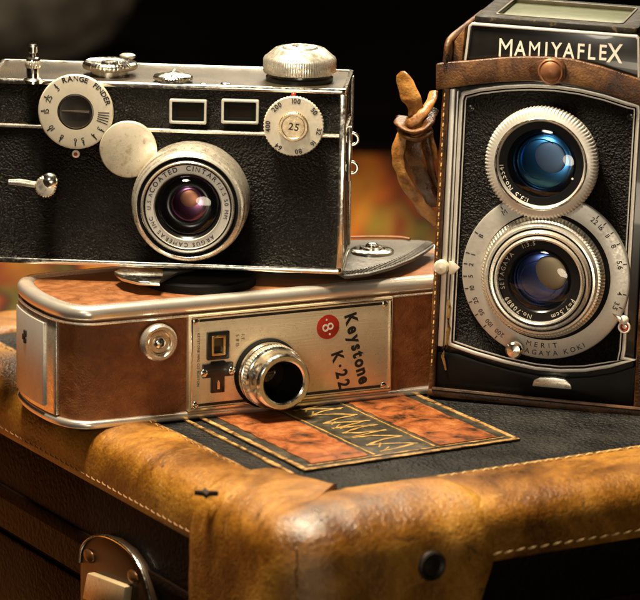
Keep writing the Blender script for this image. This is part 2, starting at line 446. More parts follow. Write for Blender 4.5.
nt.links.new(c1, mx.inputs['Color1']); nt.links.new(c2, mx.inputs['Color2']); nt.links.new(mx.outputs['Color'], bs.inputs['Base Color'])
bs.inputs['Roughness'].default_value = .9
b = nb(); bmesh.ops.create_grid(b, x_segments=120, y_segments=90, size=1)
for q in b.verts:
    x, y = q.co.x * 800, 500 + q.co.y * 500
    q.co = Vector((x, y, -112 + 9 * noise.noise(Vector((x / 120, y / 90, 0))) + 8))
bmesh.ops.solidify(b, geom=b.faces[:], thickness=1.5)
o = obj('patterned_cloth', b, M, None, 80)
o['label'] = 'blurred orange, rust and green patterned cloth on the table behind the suitcase'; o['category'] = 'cloth'

# pale grey soft shape at the back left
g0 = ground(20, 62, -112)
t, Mx = thing('grey_cushion', 'out of focus grey cushion in the dark behind the left camera, at upper left', 'cushion', (g0.x - 25, g0.y + 10, -114))
b = nb(); bmesh.ops.create_icosphere(b, subdivisions=5, radius=1)
for q in b.verts:
    p = q.co.copy(); k = 1 + .10 * noise.noise(p * 1.7) + .05 * noise.noise(p * 4)
    sx = math.copysign(abs(p.x) ** .7, p.x); sz = math.copysign(abs(p.z) ** .75, p.z)
    q.co = Vector((sx * 118 * k, p.y * 80 * k, 75 + sz * 75 * k))
obj('cushion_cover', b, leather('grey_cloth', [(.35, (.10, .09, .075)), (.5, (.26, .24, .2)), (.65, (.42, .39, .33))], .03, .9, .0005, .3, .1), t, 80)
b = nb()
lp = []
for k in range(97):
    a = 2 * math.pi * k / 96; lp.append((118.5 * math.copysign(abs(math.cos(a)) ** .7, math.cos(a)), 80 * math.sin(a), 75))
sweep(b, lp, 2, 2, 8, caps=False)
obj('piping', b, M_SATIN if False else plain('grey_piping', (.3, .28, .24), .8), t)

# ================================================================== suitcase
SYAW = 30.5
c0 = ground(291, 539)
suit, SM = thing('suitcase', 'old black suitcase with worn tan leather edges and corner, carrying the cameras', 'suitcase', c0, SYAW)
SP = Pick(SM)
SX, SY, SH, RC = 430.0, 335.0, 114.0, 20.0

def edge_path(x1, y1, rc, step=4.0):
    """list of (point on sharp inset path as function of inset)"""
    segs = []
    def corner(cx, cy, a0):
        return [('c', cx, cy, a0 + 90 * k / 10) for k in range(11)]
    pts = []
    # start after near corner on the right-hand edge (y=0), anticlockwise
    n = int((x1 - 2 * rc) / step)
    pts += [('l', rc + (x1 - 2 * rc) * k / n, 0, (0, 1)) for k in range(1, n)]
    pts += corner(x1 - rc, rc, -90)
    n = int((y1 - 2 * rc) / step)
    pts += [('l', x1, rc + (y1 - 2 * rc) * k / n, (-1, 0)) for k in range(1, n)]
    pts += corner(x1 - rc, y1 - rc, 0)
    n = int((x1 - 2 * rc) / step)
    pts += [('l', x1 - rc - (x1 - 2 * rc) * k / n, y1, (0, -1)) for k in range(1, n)]
    pts += corner(rc, y1 - rc, 90)
    n = int((y1 - 2 * rc) / step)
    pts += [('l', 0, y1 - rc - (y1 - 2 * rc) * k / n, (1, 0)) for k in range(1, n)]
    pts += corner(rc, rc, 180)
    return pts

def epoint(e, t, rc):
    if e[0] == 'l': return (e[1] + e[3][0] * t, e[2] + e[3][1] * t)
    a = R(e[3]); r = rc - t
    if r >= 0.5: return (e[1] + r * math.cos(a), e[2] + r * math.sin(a))
    # beyond the centre: sharp mitre
    sx = 1 if math.cos(R(e[3] // 90 * 90 + 45)) > 0 else -1
    q = e[3]; 
    return None

def ins(e, t, rc, nxt=None):
    if e[0] == 'l': 
        x, y = e[1] + e[3][0] * t, e[2] + e[3][1] * t
        if t > rc:   # stop at the mitre
            if e[3][0] == 0: x = min(max(x, t), SX - t)
            else: y = min(max(y, t), SY - t)
        return x, y
    a = R(e[3]); r = rc - t
    if r >= 0: return e[1] + r * math.cos(a), e[2] + r * math.sin(a)
    x = t if e[1] < SX / 2 else SX - t; y = t if e[2] < SY / 2 else SY - t
    return x, y

PATH = edge_path(SX, SY, RC)
BPROF = [(38.5, -.6), (38, .9), (36.5, 1.5), (33, 1.7), (28, 1.9), (22, 2.0), (16, 1.9), (11, 1.3), (7, .3), (4, -1.3), (2, -3.4), (.8, -6), (.2, -9), (0, -12), (0, -15), (0, -18), (.3, -19.5), (1.8, -20)]
b = nb(); rows = []
for e in PATH:
    row = []
    for t, z in BPROF:
        x, y = ins(e, t, RC)
        if t > 14 and x < t + .01 and (e[0] == 'c' or e[3] == (1, 0)): x = 14 + (t - 14) * .5   # the left-hand border is narrower
        p = Vector((x, y, z)); d = noise.noise(Vector((x / 22, y / 22, z / 14))) * .9 + noise.noise(Vector((x / 6, y / 6, z / 5))) * .22
        if t < 38 and z > -19:
            nx = Vector((RC - x, RC - y, 0)) if e[0] == 'c' and e[1] < SX / 2 and e[2] < SY / 2 else None
            p.z += d * (1 if t > 3 else .3)
            if t < 6:
                o_ = (0, -1) if y < x else (-1, 0)
                p.x += o_[0] * d * .6; p.y += o_[1] * d * .6
        row.append(b.verts.new(p))
    rows.append(row)
n = len(rows)
for i in range(n):
    A, B = rows[i], rows[(i + 1) % n]
    for k in range(len(BPROF) - 1):
        try: b.faces.new((A[k], A[k + 1], B[k + 1], B[k]))
        except ValueError: pass
obj('edge_binding', b, M_BIND, suit, 60)

b = nb(); bmesh.ops.create_grid(b, x_segments=90, y_segments=70, size=1)
for q in b.verts:
    x = SX / 2 - 6 + q.co.x * (SX / 2 - 30); y = SY / 2 + q.co.y * (SY / 2 - 36)
    q.co = Vector((x, y, -.25 + .22 * noise.noise(Vector((x / 16, y / 16, 0)))))
obj('top_panel', b, M_SUITBLK, suit, 60)
b = nb(); prism(b, rrect(1.6, SX - 1.6, 1.6, SY - 1.6, RC, 8), -58, -19.4, 'z', .8); obj('lid_side', b, M_SUITSIDE, suit)
b = nb(); prism(b, rrect(2.2, SX - 2.2, 2.2, SY - 2.2, RC, 8), -SH, -60.5, 'z', 1.2); obj('lower_shell', b, M_SUITSIDE, suit)
b = nb(); ringprism(b, rrect(.4, SX - .4, .4, SY - .4, RC, 8), rrect(4, SX - 4, 4, SY - 4, RC - 3, 8), -45.5, -40, 'z', .8); obj('lid_trim', b, leatherette('dark_trim', (.008, .0035, .0015), .5, .0003, .7, None, .05), suit)
b = nb(); prism(b, rrect(4, SX - 4, 4, SY - 4, RC - 3, 8), -60.6, -57.9, 'z', 0); obj('lid_seam', b, M_INNER, suit)

# stitches along both visible edges, top and lower row
def stitches(rowz, name, a, bnd, side, L=3.6, gap=1.3, rad=.42, inset=None):
    b = nb(); s = a; k = 0
    while s < bnd:
        j = random.uniform(-.2, .2); lz = rowz + random.uniform(-.15, .15)
        if inset is None:
            p = [(s, -.25, lz - .3), (s + L * .5 + j, -.75, lz + .1), (s + L, -.25, lz + .35)] if side == 'x' else [(-.25, s, lz - .3), (-.75, s + L * .5, lz + .1), (-.25, s + L, lz + .35)]
            p = [(q[0] + (0 if side == 'x' else -.25), q[1] + (-.25 if side == 'x' else 0), q[2]) for q in p]
        else:
            p = [(s, inset, rowz), (s + L * .5, inset + j * .3, rowz + .5), (s + L, inset, rowz)] if side == 'x' else [(inset, s, rowz), (inset, s + L * .5, rowz + .5), (inset, s + L, rowz)]
        sweep(b, p, [rad * .6, rad, rad * .6], [rad * .6, rad, rad * .6], 6)
        s += L + gap + random.uniform(-.1, .25)
    return obj(name, b, M_THREAD, suit, 60)
stitches(-16.5, 'stitching', 70, SX - 30, 'x')
stitches(-16.5, 'stitching', 70, SY - 30, 'y', 2.6, 1.6, .3).data.materials[0] = plain('dull_thread', (.30, .15, .05), .6)
stitches(1.5, 'stitching', 85, SX - 40, 'x', 3.0, 1.4, .32, 35.6)
stitches(1.5, 'stitching', 74, SY - 40, 'y', 3.0, 1.6, .22, 23.6).data.materials[0] = plain('worn_thread', (.34, .17, .05), .7)
# thin raised welt where the leather edge meets the black top
b = nb(); sweep(b, [(60, 38.9, .3)] + [(x, 38.9 + .5 * noise.noise(Vector((x / 9, 3, 0))), .4) for x in range(62, 390, 3)], .8, .7, 8)
obj('edge_welt', b, M_TANLINE, suit, 60)

# the corner patch: a second thick layer folded over the near corner
i0 = 0
def corner_path(ar, al, step=1.6):
    P = []
    s = al
    while s > RC: P.append(('l', 0, s, (1, 0))); s -= step
    P += [('c', RC, RC, 180 + 90 * k / 16) for k in range(17)]
    s = RC + step
    while s < ar: P.append(('l', s, 0, (0, 1))); s += step
    return P
AR, AL = 82.0, 70.0
CP = corner_path(AR, AL); n = len(CP); b = nb(); rows = []
PR = [(34, 0), (33.5, 2.6), (31, 3.6), (27, 4.1), (22, 4.3), (17, 4.2), (12, 3.4), (8, 2.0), (4.5, -.1), (2, -2.6), (.2, -5.6), (-.9, -9), (-1.6, -13), (-1.9, -17), (-2, -22), (-2, -27), (-2, -32), (-2, -38), (-2, -44), (-2, -50), (-1.8, -55), (0, -56)]
def inner_reach(u):
    # how far the flap reaches over the top, by position along the patch (0 left .. 1 right)
    return 1.0 + .42 * math.exp(-((u - .26) / .14) ** 2) + .1 * math.exp(-((u - .75) / .1) ** 2)
for i, e in enumerate(CP):
    u = i / (n - 1); row = []
    endf = min(1, min(u, 1 - u) / .035)
    for k, (t, z) in enumerate(PR):
        tt = t
        if t > 12: tt = 12 + (t - 12) * inner_reach(u)
        x, y = ins(e, min(tt, 200), RC) if e[0] == 'l' else None or ins(e, tt if tt <= RC else tt, RC)
        d = noise.noise(Vector((x / 15, y / 15, z / 12))) * .9 + noise.noise(Vector((x / 4, y / 4, z / 5))) * .45 - .9 * max(0, .22 - abs(noise.noise(Vector((x / 9 + 4, y / 9, z / 14))))) 
        p = Vector((x, y, z))
        if 0 < k < len(PR) - 1:
            p.z += (-1.9 * (1 - endf) if t > 4 else 0) + d * .55
            if t < 8:
                f = 1.5 * (1 - endf); nx, ny = (e[3] if e[0] == 'l' else (-math.cos(R(e[3])), -math.sin(R(e[3]))))
                p.x += nx * (f - d * .6); p.y += ny * (f - d * .6)
        # narrow the patch towards its lower edge on the right-hand face
        if e[0] == 'l' and z < -18:
            sh = min(1, (-18 - z) / 40) * 14
            if e[3] == (0, 1): p.x -= sh * (e[1] - RC) / (AR - RC)
        row.append(b.verts.new(p))
    rows.append(row)
for A, B in zip(rows, rows[1:]):
    for k in range(len(PR) - 1):
        try: b.faces.new((A[k], A[k + 1], B[k + 1], B[k]))
        except ValueError: pass
bmesh.ops.remove_doubles(b, verts=b.verts[:], dist=.02)
from mathutils.bvhtree import BVHTree
patch_tree = BVHTree.FromBMesh(b)
cp = obj('corner_patch', b, M_BIND, suit, 70)
b = nb(); q_ = RC * (1 - math.cos(R(45)))
P_ = [Vector((q_ - 1.2 + .5 * noise.noise(Vector((k * .5, 1, 0))), q_ - 1.5 + .6 * noise.noise(Vector((k * .5, 7, 0))), -5 - k * 2.6)) for k in range(19)]
sweep(b, P_, [.5 + .5 * abs(noise.noise(Vector((k * .8, 2, 0)))) for k in range(19)], .6, 8, None, True, .5)
obj('corner_seam', b, leather('pale_worn_edge', [(.38, (.07, .02, .003)), (.5, (.3, .13, .03)), (.66, (.6, .36, .12))], .2, .4, .0006), cp, 60)
# sunken rivet and a torn nick in the patch
def on_front(px, py, d=0): return SP.f(px, py, d)
x, z = SP.f(432, 566, 2)
b = nb(); lathe(b, [(5.4, .8), (5.2, 2.6), (4.6, 3.1), (4.0, 2.9), (3.2, 2.2), (1.5, 2.6), (.001, 2.8)], (x, z)); obj('rivet', b, plain('tarnished_rivet', (.02, .012, .006), .5, .3, 0, .6, .8), cp)
x, y = SP.t(206, 488, 3.5)
hit = patch_tree.ray_cast(Vector((x, y, 50)), Vector((0, 0, -1)))[0]; zh = hit.z if hit else 2.2
b = nb()
pts = [(-3.4, .5), (-1, .9), (-.2, 3.0), (.5, .8), (3.6, -.1), (1.0, -.5), (.1, -2.6), (-.8, -.5)]
a_ = R(-28); prism(b, [(x + p[0] * 1.2 * math.cos(a_) - p[1] * 1.5 * math.sin(a_), y + p[0] * 1.2 * math.sin(a_) + p[1] * 1.5 * math.cos(a_)) for p in pts], zh - 1.5, zh + .25, 'z', .1); obj('torn_nick', b, plain('torn_leather', (.02, .007, .002), .8), cp)

# luggage label on the lid
def quad_st(x0, x1, y0, y1): return [(x0, y0), (x1, y0), (x1, y1), (x0, y1)]
Lx0, Ly0 = SP.t(313, 476); Lx1, Ly1 = SP.t(512, 437)
Ly0 = (Ly0 + Ly1) / 2; Lx0 = Lx0; Lx1 = Lx1
LH = 92
lab = nb(); prism(lab, quad_st(Lx0, Lx1, Ly0, Ly0 + LH), 0.05, .5, 'z', 0); label = obj('luggage_label', lab, M_LABELDK, suit)
b = nb()
def strip(x0, x1, y0, y1, z0=.5, z1=.78, wob=.25):
    n_ = 24; A = []; B = []
    for k in range(n_ + 1):
        f = k / n_
        if x1 - x0 > y1 - y0: A.append((x0 + (x1 - x0) * f, y0 + random.uniform(-wob, wob))); B.append((x0 + (x1 - x0) * f, y1 + random.uniform(-wob, wob)))
        else: A.append((x0 + random.uniform(-wob, wob), y0 + (y1 - y0) * f)); B.append((x1 + random.uniform(-wob, wob), y0 + (y1 - y0) * f))
    prism(b, A + B[::-1], z0, z1, 'z', 0)
strip(Lx0, Lx1, Ly0, Ly0 + 1.8); strip(Lx0, Lx0 + 1.8, Ly0 + 2.2, Ly0 + LH); strip(Lx1 - 1.8, Lx1, Ly0 + 2.2, Ly0 + LH)
strip(Lx0 + 3.6, Lx1 - 3.6, Ly0 + 4.2, Ly0 + 5.0)
obj('gold_border', b, M_TANLINE, label)
W = Lx1 - Lx0
for a, c in ((.07, .33), (.66, .93)):
    b = nb(); strip(Lx0 + W * a, Lx0 + W * c, Ly0 + 6, Ly0 + LH - 3, .5, .85, .5); obj('orange_panel', b, M_ORANGE, label)
b = nb()
for a in (.355, .635): strip(Lx0 + W * a - .4, Lx0 + W * a + .4, Ly0 + 6, Ly0 + LH - 3)
random.seed(3)
yy = Ly0 + 9; xa_, xb_ = Lx0 + W * .395, Lx0 + W * .60; side_ = 0
while yy < Ly0 + LH - 8:
    dy = random.uniform(3.0, 6.5); p = [(xa_ + random.uniform(-.8, 1.5), yy, .60), ((xa_ + xb_) / 2, yy + dy * random.uniform(.2, .8), .66), (xb_ + random.uniform(-1.5, .8), yy + dy, .60)]
    if side_: p = [(p[2][0], p[0][1], .6), p[1], (p[0][0], p[2][1], .6)]
    sweep(b, spline(p, 5), [random.uniform(.35, .85) for _ in range(11)], .13, 6, wob=.15)
    if random.random() < .45: sweep(b, [(xa_ + 3, yy + 1, .6), (xa_ + 6.5, yy + dy, .6)], .35, .12, 6)
    side_ = 1 - side_; yy += dy * random.uniform(.7, 1.1)
obj('gold_lettering', b, M_GOLD, label)
# tan lines running beside the label, and brown band at the left
b = nb(); strip(Lx0 - 6.2, Lx0 - 4.6, Ly0 - 1.0, Ly0 + 135, .05, .6, .4)
obj('tan_line', b, M_TANLINE, suit)
b = nb(); strip(26.0, 27.3, 60, 300, .05, .6, .5); obj('tan_line', b, M_TANLINE, suit)
# latch on the left-hand side
ly, lz = SP.l(113, 570, -1)
def LP(px, py, x=-1.0): return SP.l(px, py, x)
arch = [LP(82, 562)] + [LP(*p) for p in ((84, 548), (91, 539), (102, 535), (116, 539), (131, 550), (142, 566), (149, 585), (154, 606), (156, 640), (84, 640), (82, 600))]
arch = [(p[0], p[1]) for p in arch]
b = nb(); prism(b, arch, -1.8, 1.9, 'x', .5); lt = obj('latch_plate', b, plain('blackened_brass', (.04, .022, .010), .4, .5), suit)
edge = [Vector((-2.0, p[0], p[1])) for p in arch[:9]]
b = nb(); sweep(b, spline(edge, 4), .55, .55, 8); obj('plate_rim', b, M_CHROME, lt)
tb = [LP(*p, -3) for p in ((92, 572), (130, 586), (127, 612), (87, 598))]
b = nb(); prism(b, tb, -5.2, -1.7, 'x', .7); obj('hasp', b, metal('pale_tab', (.62, .48, .28), .4, .1, met=.5), lt)
for p in ((88, 556), (132, 577)):
    q = LP(*p, -2.5); b = nb(); 
    bmesh.ops.create_icosphere(b, subdivisions=3, radius=1, matrix=Matrix.Translation((-2, q[0], q[1])) @ Matrix.Diagonal((1.4, 4.0, 2.6, 1)))
    obj('stud', b, plain('dark_stud', (.14, .06, .02), .35, .6), lt)

# ================================================================== movie camera
m0 = ground(190, 421); m1 = ground(437, 394.5)
MY = math.degrees(math.atan2(m1.y - m0.y, m1.x - m0.x))
mov, MM = thing('movie_camera', 'silver rimmed russet leather movie camera lying on its side on the suitcase', 'camera', m0, MY)
MP = Pick(MM)
HT = 45.0
xl, _ = MP.f(98, 400); xr = MP.f(452, 393)[0]
ex = xl - 14; DEP = 62.0
foot = [(xl, 0)] + [(xr, 0)] + arc_pts(xr, 20, 20, -90, 0, 8)[1:] + arc_pts(xr, DEP - 20, 20, 0, 90, 8)
foot += [(xl, DEP)] + [(xl - 7, DEP - 3), (xl - 11.5, DEP - 9), (xl - 13.4, DEP - 18), (xl - 14.2, DEP - 28), (xl - 14, 26), (xl - 13, 15), (xl - 10, 6.5), (xl - 5.5, 2)]
foot = foot
# smooth the outline a little
def densify(pts, it=2):
    for _ in range(it):
        out = []
        for i in range(len(pts)):
            a, c = Vector(pts[i]), Vector(pts[(i + 1) % len(pts)])
            out += [tuple(a * .75 + c * .25), tuple(a * .25 + c * .75)]
        pts = out
    return pts
foot = densify(foot, 2)
inner = offset_poly(foot, 1.6)
b = nb(); prism(b, inner, 2.0, HT - 2, 'z'); obj('leather_side', b, M_MOV, mov)
b = nb(); prism(b, offset_poly(foot, 6.0), HT - 2.5, HT + .6, 'z', .5); obj('leather_top', b, M_MOVTOP, mov)
def rim(z0, z1, w, name):
    b = nb(); o1 = [p for p in foot]; i1 = offset_poly(foot, w)
    ringprism(b, offset_poly(foot, -.2), i1, z0, z1, 'z', 0)
    do_bevel(b, min(z1 - z0, w) * .42, 4, 50)
    return obj(name, b, M_RIM, mov, 60)
rim(HT - 4.2, HT + 1.4, 6.2, 'top_rim'); rim(.3, 3.4, 3.0, 'bottom_rim')
b = nb(); sweep(b, [Vector((p[0], p[1], HT - 4.9)) for p in offset_poly(foot, .2)] + [Vector((*offset_poly(foot, .2)[0], HT - 4.9))], .5, .5, 6, caps=False); obj('rim_bead', b, M_NICK, mov)
b = nb(); prism(b, offset_poly(foot, 3), 0, .6, 'z'); obj('base', b, M_INNER, mov)
# end plate, wrapped round the left end
def offs(pt_list, t): return offset_poly(pt_list, t)
oute = offset_poly(foot, .4)
sel = [i for i, p in enumerate(foot) if p[0] < xl - 2.0]
ii = sorted(sel, key=lambda i: foot[i][1])
Z0, Z1 = 4.2, HT - 5.6
def wrap(name, lo, hi, out, z0, z1, mat, th=1.0):
    pts_o = offset_poly(foot, -out); pts_i = offset_poly(foot, -out + th + .6)
    idx = [i for i in range(len(foot)) if foot[i][0] < xl + 3 and lo <= foot[i][1] <= hi]
    idx.sort(key=lambda i: foot[i][1])
    A = [pts_o[i] for i in idx]; B = [pts_i[i] for i in idx]
    b = nb(); prism(b, A + B[::-1], z0, z1, 'z', .25); return obj(name, b, mat, mov, 50)
ep = wrap('end_plate', 10.5, 56, -.15, Z0 - .2, Z1 + .2, M_NICK)
ep2 = wrap('end_panel', 18.5, 50, .7, Z0 + 1.8, Z1 - 1.8, M_SATIN)
b = nb(); X0 = MP.f(47.5, 350)[0]; X1 = MP.f(57, 350)[0]
b.free()
# vertical strip between end plate and leather lies on the curve already covered by end_plate
q = [p for p in foot if abs(p[1] - 34) < 4 and p[0] < xl][0]
ex_ = min(p[0] for p in foot)
b = nb()
for yy, zz, dy, dz in ((35, 30, 1.1, 2.4), (36.6, 28.4, .9, 2.2), (35.4, 27, .9, 1.6)):
    box(b, ex_ - 1.25, ex_ - .4, yy - dy, yy + dy, zz - dz / 2, zz + dz / 2, .2)
obj('end_mark', b, M_INK, ep2)
# face plate
fx0 = MP.f(189, 360, 1)[0]; fx1 = MP.f(392, 350, 1)[0]
fz0 = 3.8; fz1 = HT - 4.6
b = nb(); box(b, fx0, fx1, -1.1, 1.9, fz0, fz1, .35); face = obj('face_plate', b, M_PLATE, mov)
b = nb()
for zz in (fz0 + 2.2, fz1 - 2.2): box(b, fx0 + 4, fx1 - 4, -1.25, -1, zz - .5, zz + .5, 0)
obj('border_line', b, M_INK, face)
b = nb()
for zz in (fz0 + .9, fz1 - .9): box(b, fx0 + .6, fx1 - .6, -1.6, -1, zz - .35, zz + .35, .15)
for xx in (fx0 + .9, fx1 - .9): box(b, xx - .35, xx + .35, -1.6, -1, fz0 + 1.4, fz1 - 1.4, .15)
obj('plate_bead', b, M_CHROME, face)
for xx in (fx0 + 2.6, fx1 - 3.4):
    for zz in (fz0 + 2.4, fz1 - 2.4): screw(face, (xx, zz), 1.3, 1.2)
# round stud with ring on the leather
cx, cz = MP.f(160, 343, 2)
b = nb(); lathe(b, [(6.9, -1), (6.9, 2.0), (6.2, 2.9), (5.2, 2.9), (4.7, 2.1), (4.3, 1.4), (.001, 1.4)], (cx, cz)); st = obj('release_button', b, M_NICK, mov)
b = nb(); torus(b, 4.3, .35, 1.7, (cx, cz)); obj('button_ring', b, M_CHROME, st)
b = nb(); dome(b, 2.5, 1.4, 1.9, (cx, cz)); obj('button_centre', b, M_CHROME, st)
b = nb(); prism(b, [(cx - .3, cz - 1.2), (cx + .9, cz - .9), (cx + 1.0, cz + .9), (cx + .2, cz + 1.3), (cx + .3, cz)], -3.5, -3.1); obj('button_mark', b, M_INK, st)
# view window
x0, z1_ = MP.f(206.5, 332, 1.4); x1, z0_ = MP.f(228.5, 358, 1.4)
b = nb(); ringprism(b, rrect(x0, x1, z0_, z1_, .5, 2), rrect(x0 + 2.0, x1 - 2.0, z0_ + 1.8, z1_ - 1.8, .3, 2), -2.4, -1.0, 'y', .2); vf = obj('view_window', b, M_BLKPAINT, face)
b = nb(); ringprism(b, rrect(x0 + 1.8, x1 - 1.8, z0_ + 1.6, z1_ - 1.6, .3, 2), rrect(x0 + 2.6, x1 - 2.6, z0_ + 2.4, z1_ - 2.4, .2, 2), -2.6, -1.0, 'y', .1); obj('window_frame', b, M_BRASS, vf)
b = nb(); box(b, x0 + 2, x1 - 2, -1.3, -1.0, z0_ + 2, z1_ - 2, 0); obj('window_pane', b, G_WIN, vf)
# T-shaped release
tx0, tz1 = MP.f(201.5, 363, 2); tx1, tz0 = MP.f(234.5, 391, 2); w = tx1 - tx0; hh = tz1 - tz0; mxx = (tx0 + tx1) / 2
tp = [(mxx - w * .20, tz0), (mxx + w * .20, tz0), (mxx + w * .20, tz0 + hh * .5), (mxx + w * .46, tz0 + hh * .5), (mxx + w * .46, tz1 - .8), (mxx + w * .25, tz1 - .8), (mxx + w * .2, tz1), (mxx - w * .2, tz1), (mxx - w * .25, tz1 - .8), (mxx - w * .46, tz1 - .8), (mxx - w * .46, tz0 + hh * .5), (mxx - w * .20, tz0 + hh * .5)]
b = nb(); prism(b, tp, -2.2, -1.0, 'y', .2); ts = obj('shutter_slide', b, M_BLKPAINT, face)
for s_ in (-1, 1): screw(ts, (mxx + s_ * w * .42, tz0 + hh * .66), 1.5, 2.1)
b = nb(); prism(b, [(mxx - .5, tz0 + 1.5), (mxx + .5, tz0 + 1.5), (mxx + .5, tz0 + 4), (mxx, tz0 + 5), (mxx - .5, tz0 + 4)], -2.6, -2.1); obj('slide_mark', b, M_CHROME, ts)
# lens
bx, bz = MP.f(267, 373, 1.5)
b = nb(); lathe(b, [(.01, 1), (13.2, 1), (13.2, 2.2), (12.6, 2.8), (.01, 2.8)], (bx, bz)); obj('lens_flange', b, M_INNER, face)
b = nb()
lathe(b, [(12.3, 2), (12.3, 4.4), (12.0, 5.0), (11.6, 5.2), (11.5, 5.7), (11.9, 6.1), (11.9, 8.9), (11.5, 9.3), (11.1, 9.6), (11.0, 11.0), (10.9, 15.6), (10.6, 16.4), (9.9, 16.9), (8.5, 16.8), (7.9, 16.3), (7.8, 15.5)], (bx, bz), seg=96)
ln = obj('lens_barrel', b, M_CHROME, mov)
b = nb(); lathe(b, [(11.9, 6.0), (12.25, 6.4), (12.25, 8.6), (11.9, 9.0)], (bx, bz), teeth=60, tset=(1, 2), depth=.35); obj('focus_ring', b, M_NICK, ln)
b = nb(); lathe(b, [(7.95, 16.2), (7.8, 12), (7.3, 7), (6, 4), (.001, 3.8)], (bx, bz)); obj('barrel_bore', b, M_INNER, ln)
b = nb(); dome(b, 6, 4, 1.6, (bx, bz)); obj('lens_glass', b, G_WIN, ln)
# lettering and emblem
b = nb(); ka = MP.f(350.5, 318, 1.2); kb = MP.f(364.5, 380, 1.2)
def between(txt, a, c, size, bold, sx=1, shear=0):
    dx, dz = c[0] - a[0], c[1] - a[1]; ang = math.atan2(-dz, dx); L = math.hypot(dx, dz)
    line_text(b, txt, ((a[0] + c[0]) / 2 - size / 2 * math.sin(ang), (a[1] + c[1]) / 2 - size / 2 * math.cos(ang)), ang, size, 1.15, fit=L, bold=bold, sx=sx, shear=shear)
ka = MP.f(350.5, 314, 1.2); kb = MP.f(365.5, 383, 1.2); between('Keystone', ka, kb, 4.8, .04, .85); obj('lettering', b, M_INK, face); b = nb()
k1 = MP.f(337, 352, 1.2); k2 = MP.f(345, 387, 1.2); between('K·22', k1, k2, 4.6, .035, .85); obj('lettering', b, M_INK, face); b = nb()
x_, z_ = MP.f(198.5, 360, 1.2); line_text(b, 'KEYSTONE MFG CO BOSTON', (x_ - .5, z_), R(90), 1.0, 1.15)
obj('lettering', b, M_INK, face); b = nb()
x_, z_ = MP.f(236, 342, 1.2); line_text(b, '5 8 15', (x_, z_ + .5), R(90), 1.3, 1.15); line_text(b, 'F.T.', (x_ + 2.2, z_ + 1.5), R(90), 1.2, 1.15)
obj('lettering', b, M_INK, face)
ec = MP.f(328, 327, 1.2); b = nb(); disc(b, 4.7, 1.0, 1.3, ec, bev=.1); em = obj('round_emblem', b, M_RED, face)
ang = math.atan2(-(kb[1] - ka[1]), kb[0] - ka[0])
b = nb(); ux, uz = math.cos(ang), -math.sin(ang); vx, vz = math.sin(ang), math.cos(ang)
line_text(b, '8', (ec[0] - 2.35 * vx, ec[1] - 2.35 * vz), ang, 4.7, 1.32, bold=.0)
for s_ in (-1, 1):
    put_glyph(b, '.', (ec[0] + s_ * 2.9 * ux - .2 * vx, ec[1] + s_ * 2.9 * uz - .2 * vz), ang, 3.4, 1.32, .02)
obj('emblem_digit', b, M_WHITE, em)

# winding key: drum and long tapering plate on the upper side
PZ = HT + 5.6
dcx, dcy = MP.t(200, 276, HT + 3)
b = nb(); lathe(b, [(.01, HT + .4), (21, HT + .4), (21, HT + 3.6), (20, HT + 4.3), (.01, HT + 4.3)], (dcx, dcy), 'z'); dr = obj('key_hub_shade', b, M_INNER, mov)  # hub widened and matt black, filling in the shadow under the plate
pl = [(116, 272), (123, 277), (138, 281), (158, 281.5), (178, 272), (200, 267), (325, 266)] ; pr_ = [(345, 276), (368, 273.5), (392, 267), (412, 259), (426, 251), (434, 245), (432, 241.5), (420, 240), (395, 239.5), (370, 239.5), (350, 240)]
outl = [MP.t(*p, PZ) for p in pl + pr_]
left_back = [MP.t(*p, PZ) for p in ((150, 266), (125, 268))]
outl = outl + left_back
b = nb(); prism(b, outl, PZ - 1.2, PZ, 'z', .3); kp = obj('winding_key', b, M_PLGREY, dr if False else mov)
# silver left tip over the plate
b = nb(); tip = [MP.t(*p, PZ) for p in ((114, 272), (122, 278), (138, 282), (160, 282.8), (163, 276), (163, 270), (140, 267), (122, 268))]
prism(b, tip, PZ - 1.3, PZ + .3, 'z', .35); obj('key_tip', b, M_CHROME, kp)
# fine ribs along the front edge of the plate
front = spline([Vector((*MP.t(px, py - 1.2, PZ), PZ)) for px, py in pr_[:6]], 9)
b = nb(); inw = Vector((-.25, .97, 0))
for k, p in enumerate(front):
    a = p + inw * .6; c = p + inw * 5.0
    sweep(b, [a + Vector((0, 0, .05)), c + Vector((.5, 0, .05))], .32, .32, 6)
obj('ribs', b, M_PLGREY, kp)
b = nb(); bk = [Vector((*MP.t(px, py, PZ), PZ + .6)) for px, py in ((350, 238.8), (372, 238.3), (398, 238.6), (410, 240.5))]
sweep(b, spline(bk, 6), .6, .45, 8); obj('key_lip', b, M_COPPER, kp)
rx, ry = MP.t(372, 252, PZ)
b = nb(); lathe(b, [(8.4, PZ - .2), (8.4, PZ + .8), (7.6, PZ + 1.3), (5, PZ + 1.5), (4.4, PZ + 2.2), (.001, PZ + 2.3)], (rx, ry), 'z'); rv = obj('key_rivet', b, M_CHROME, kp)
b = nb(); dome(b, 2.6, PZ + 2.2, 1.6, (rx, ry), 'z'); obj('rivet_head', b, M_CHROME, rv)

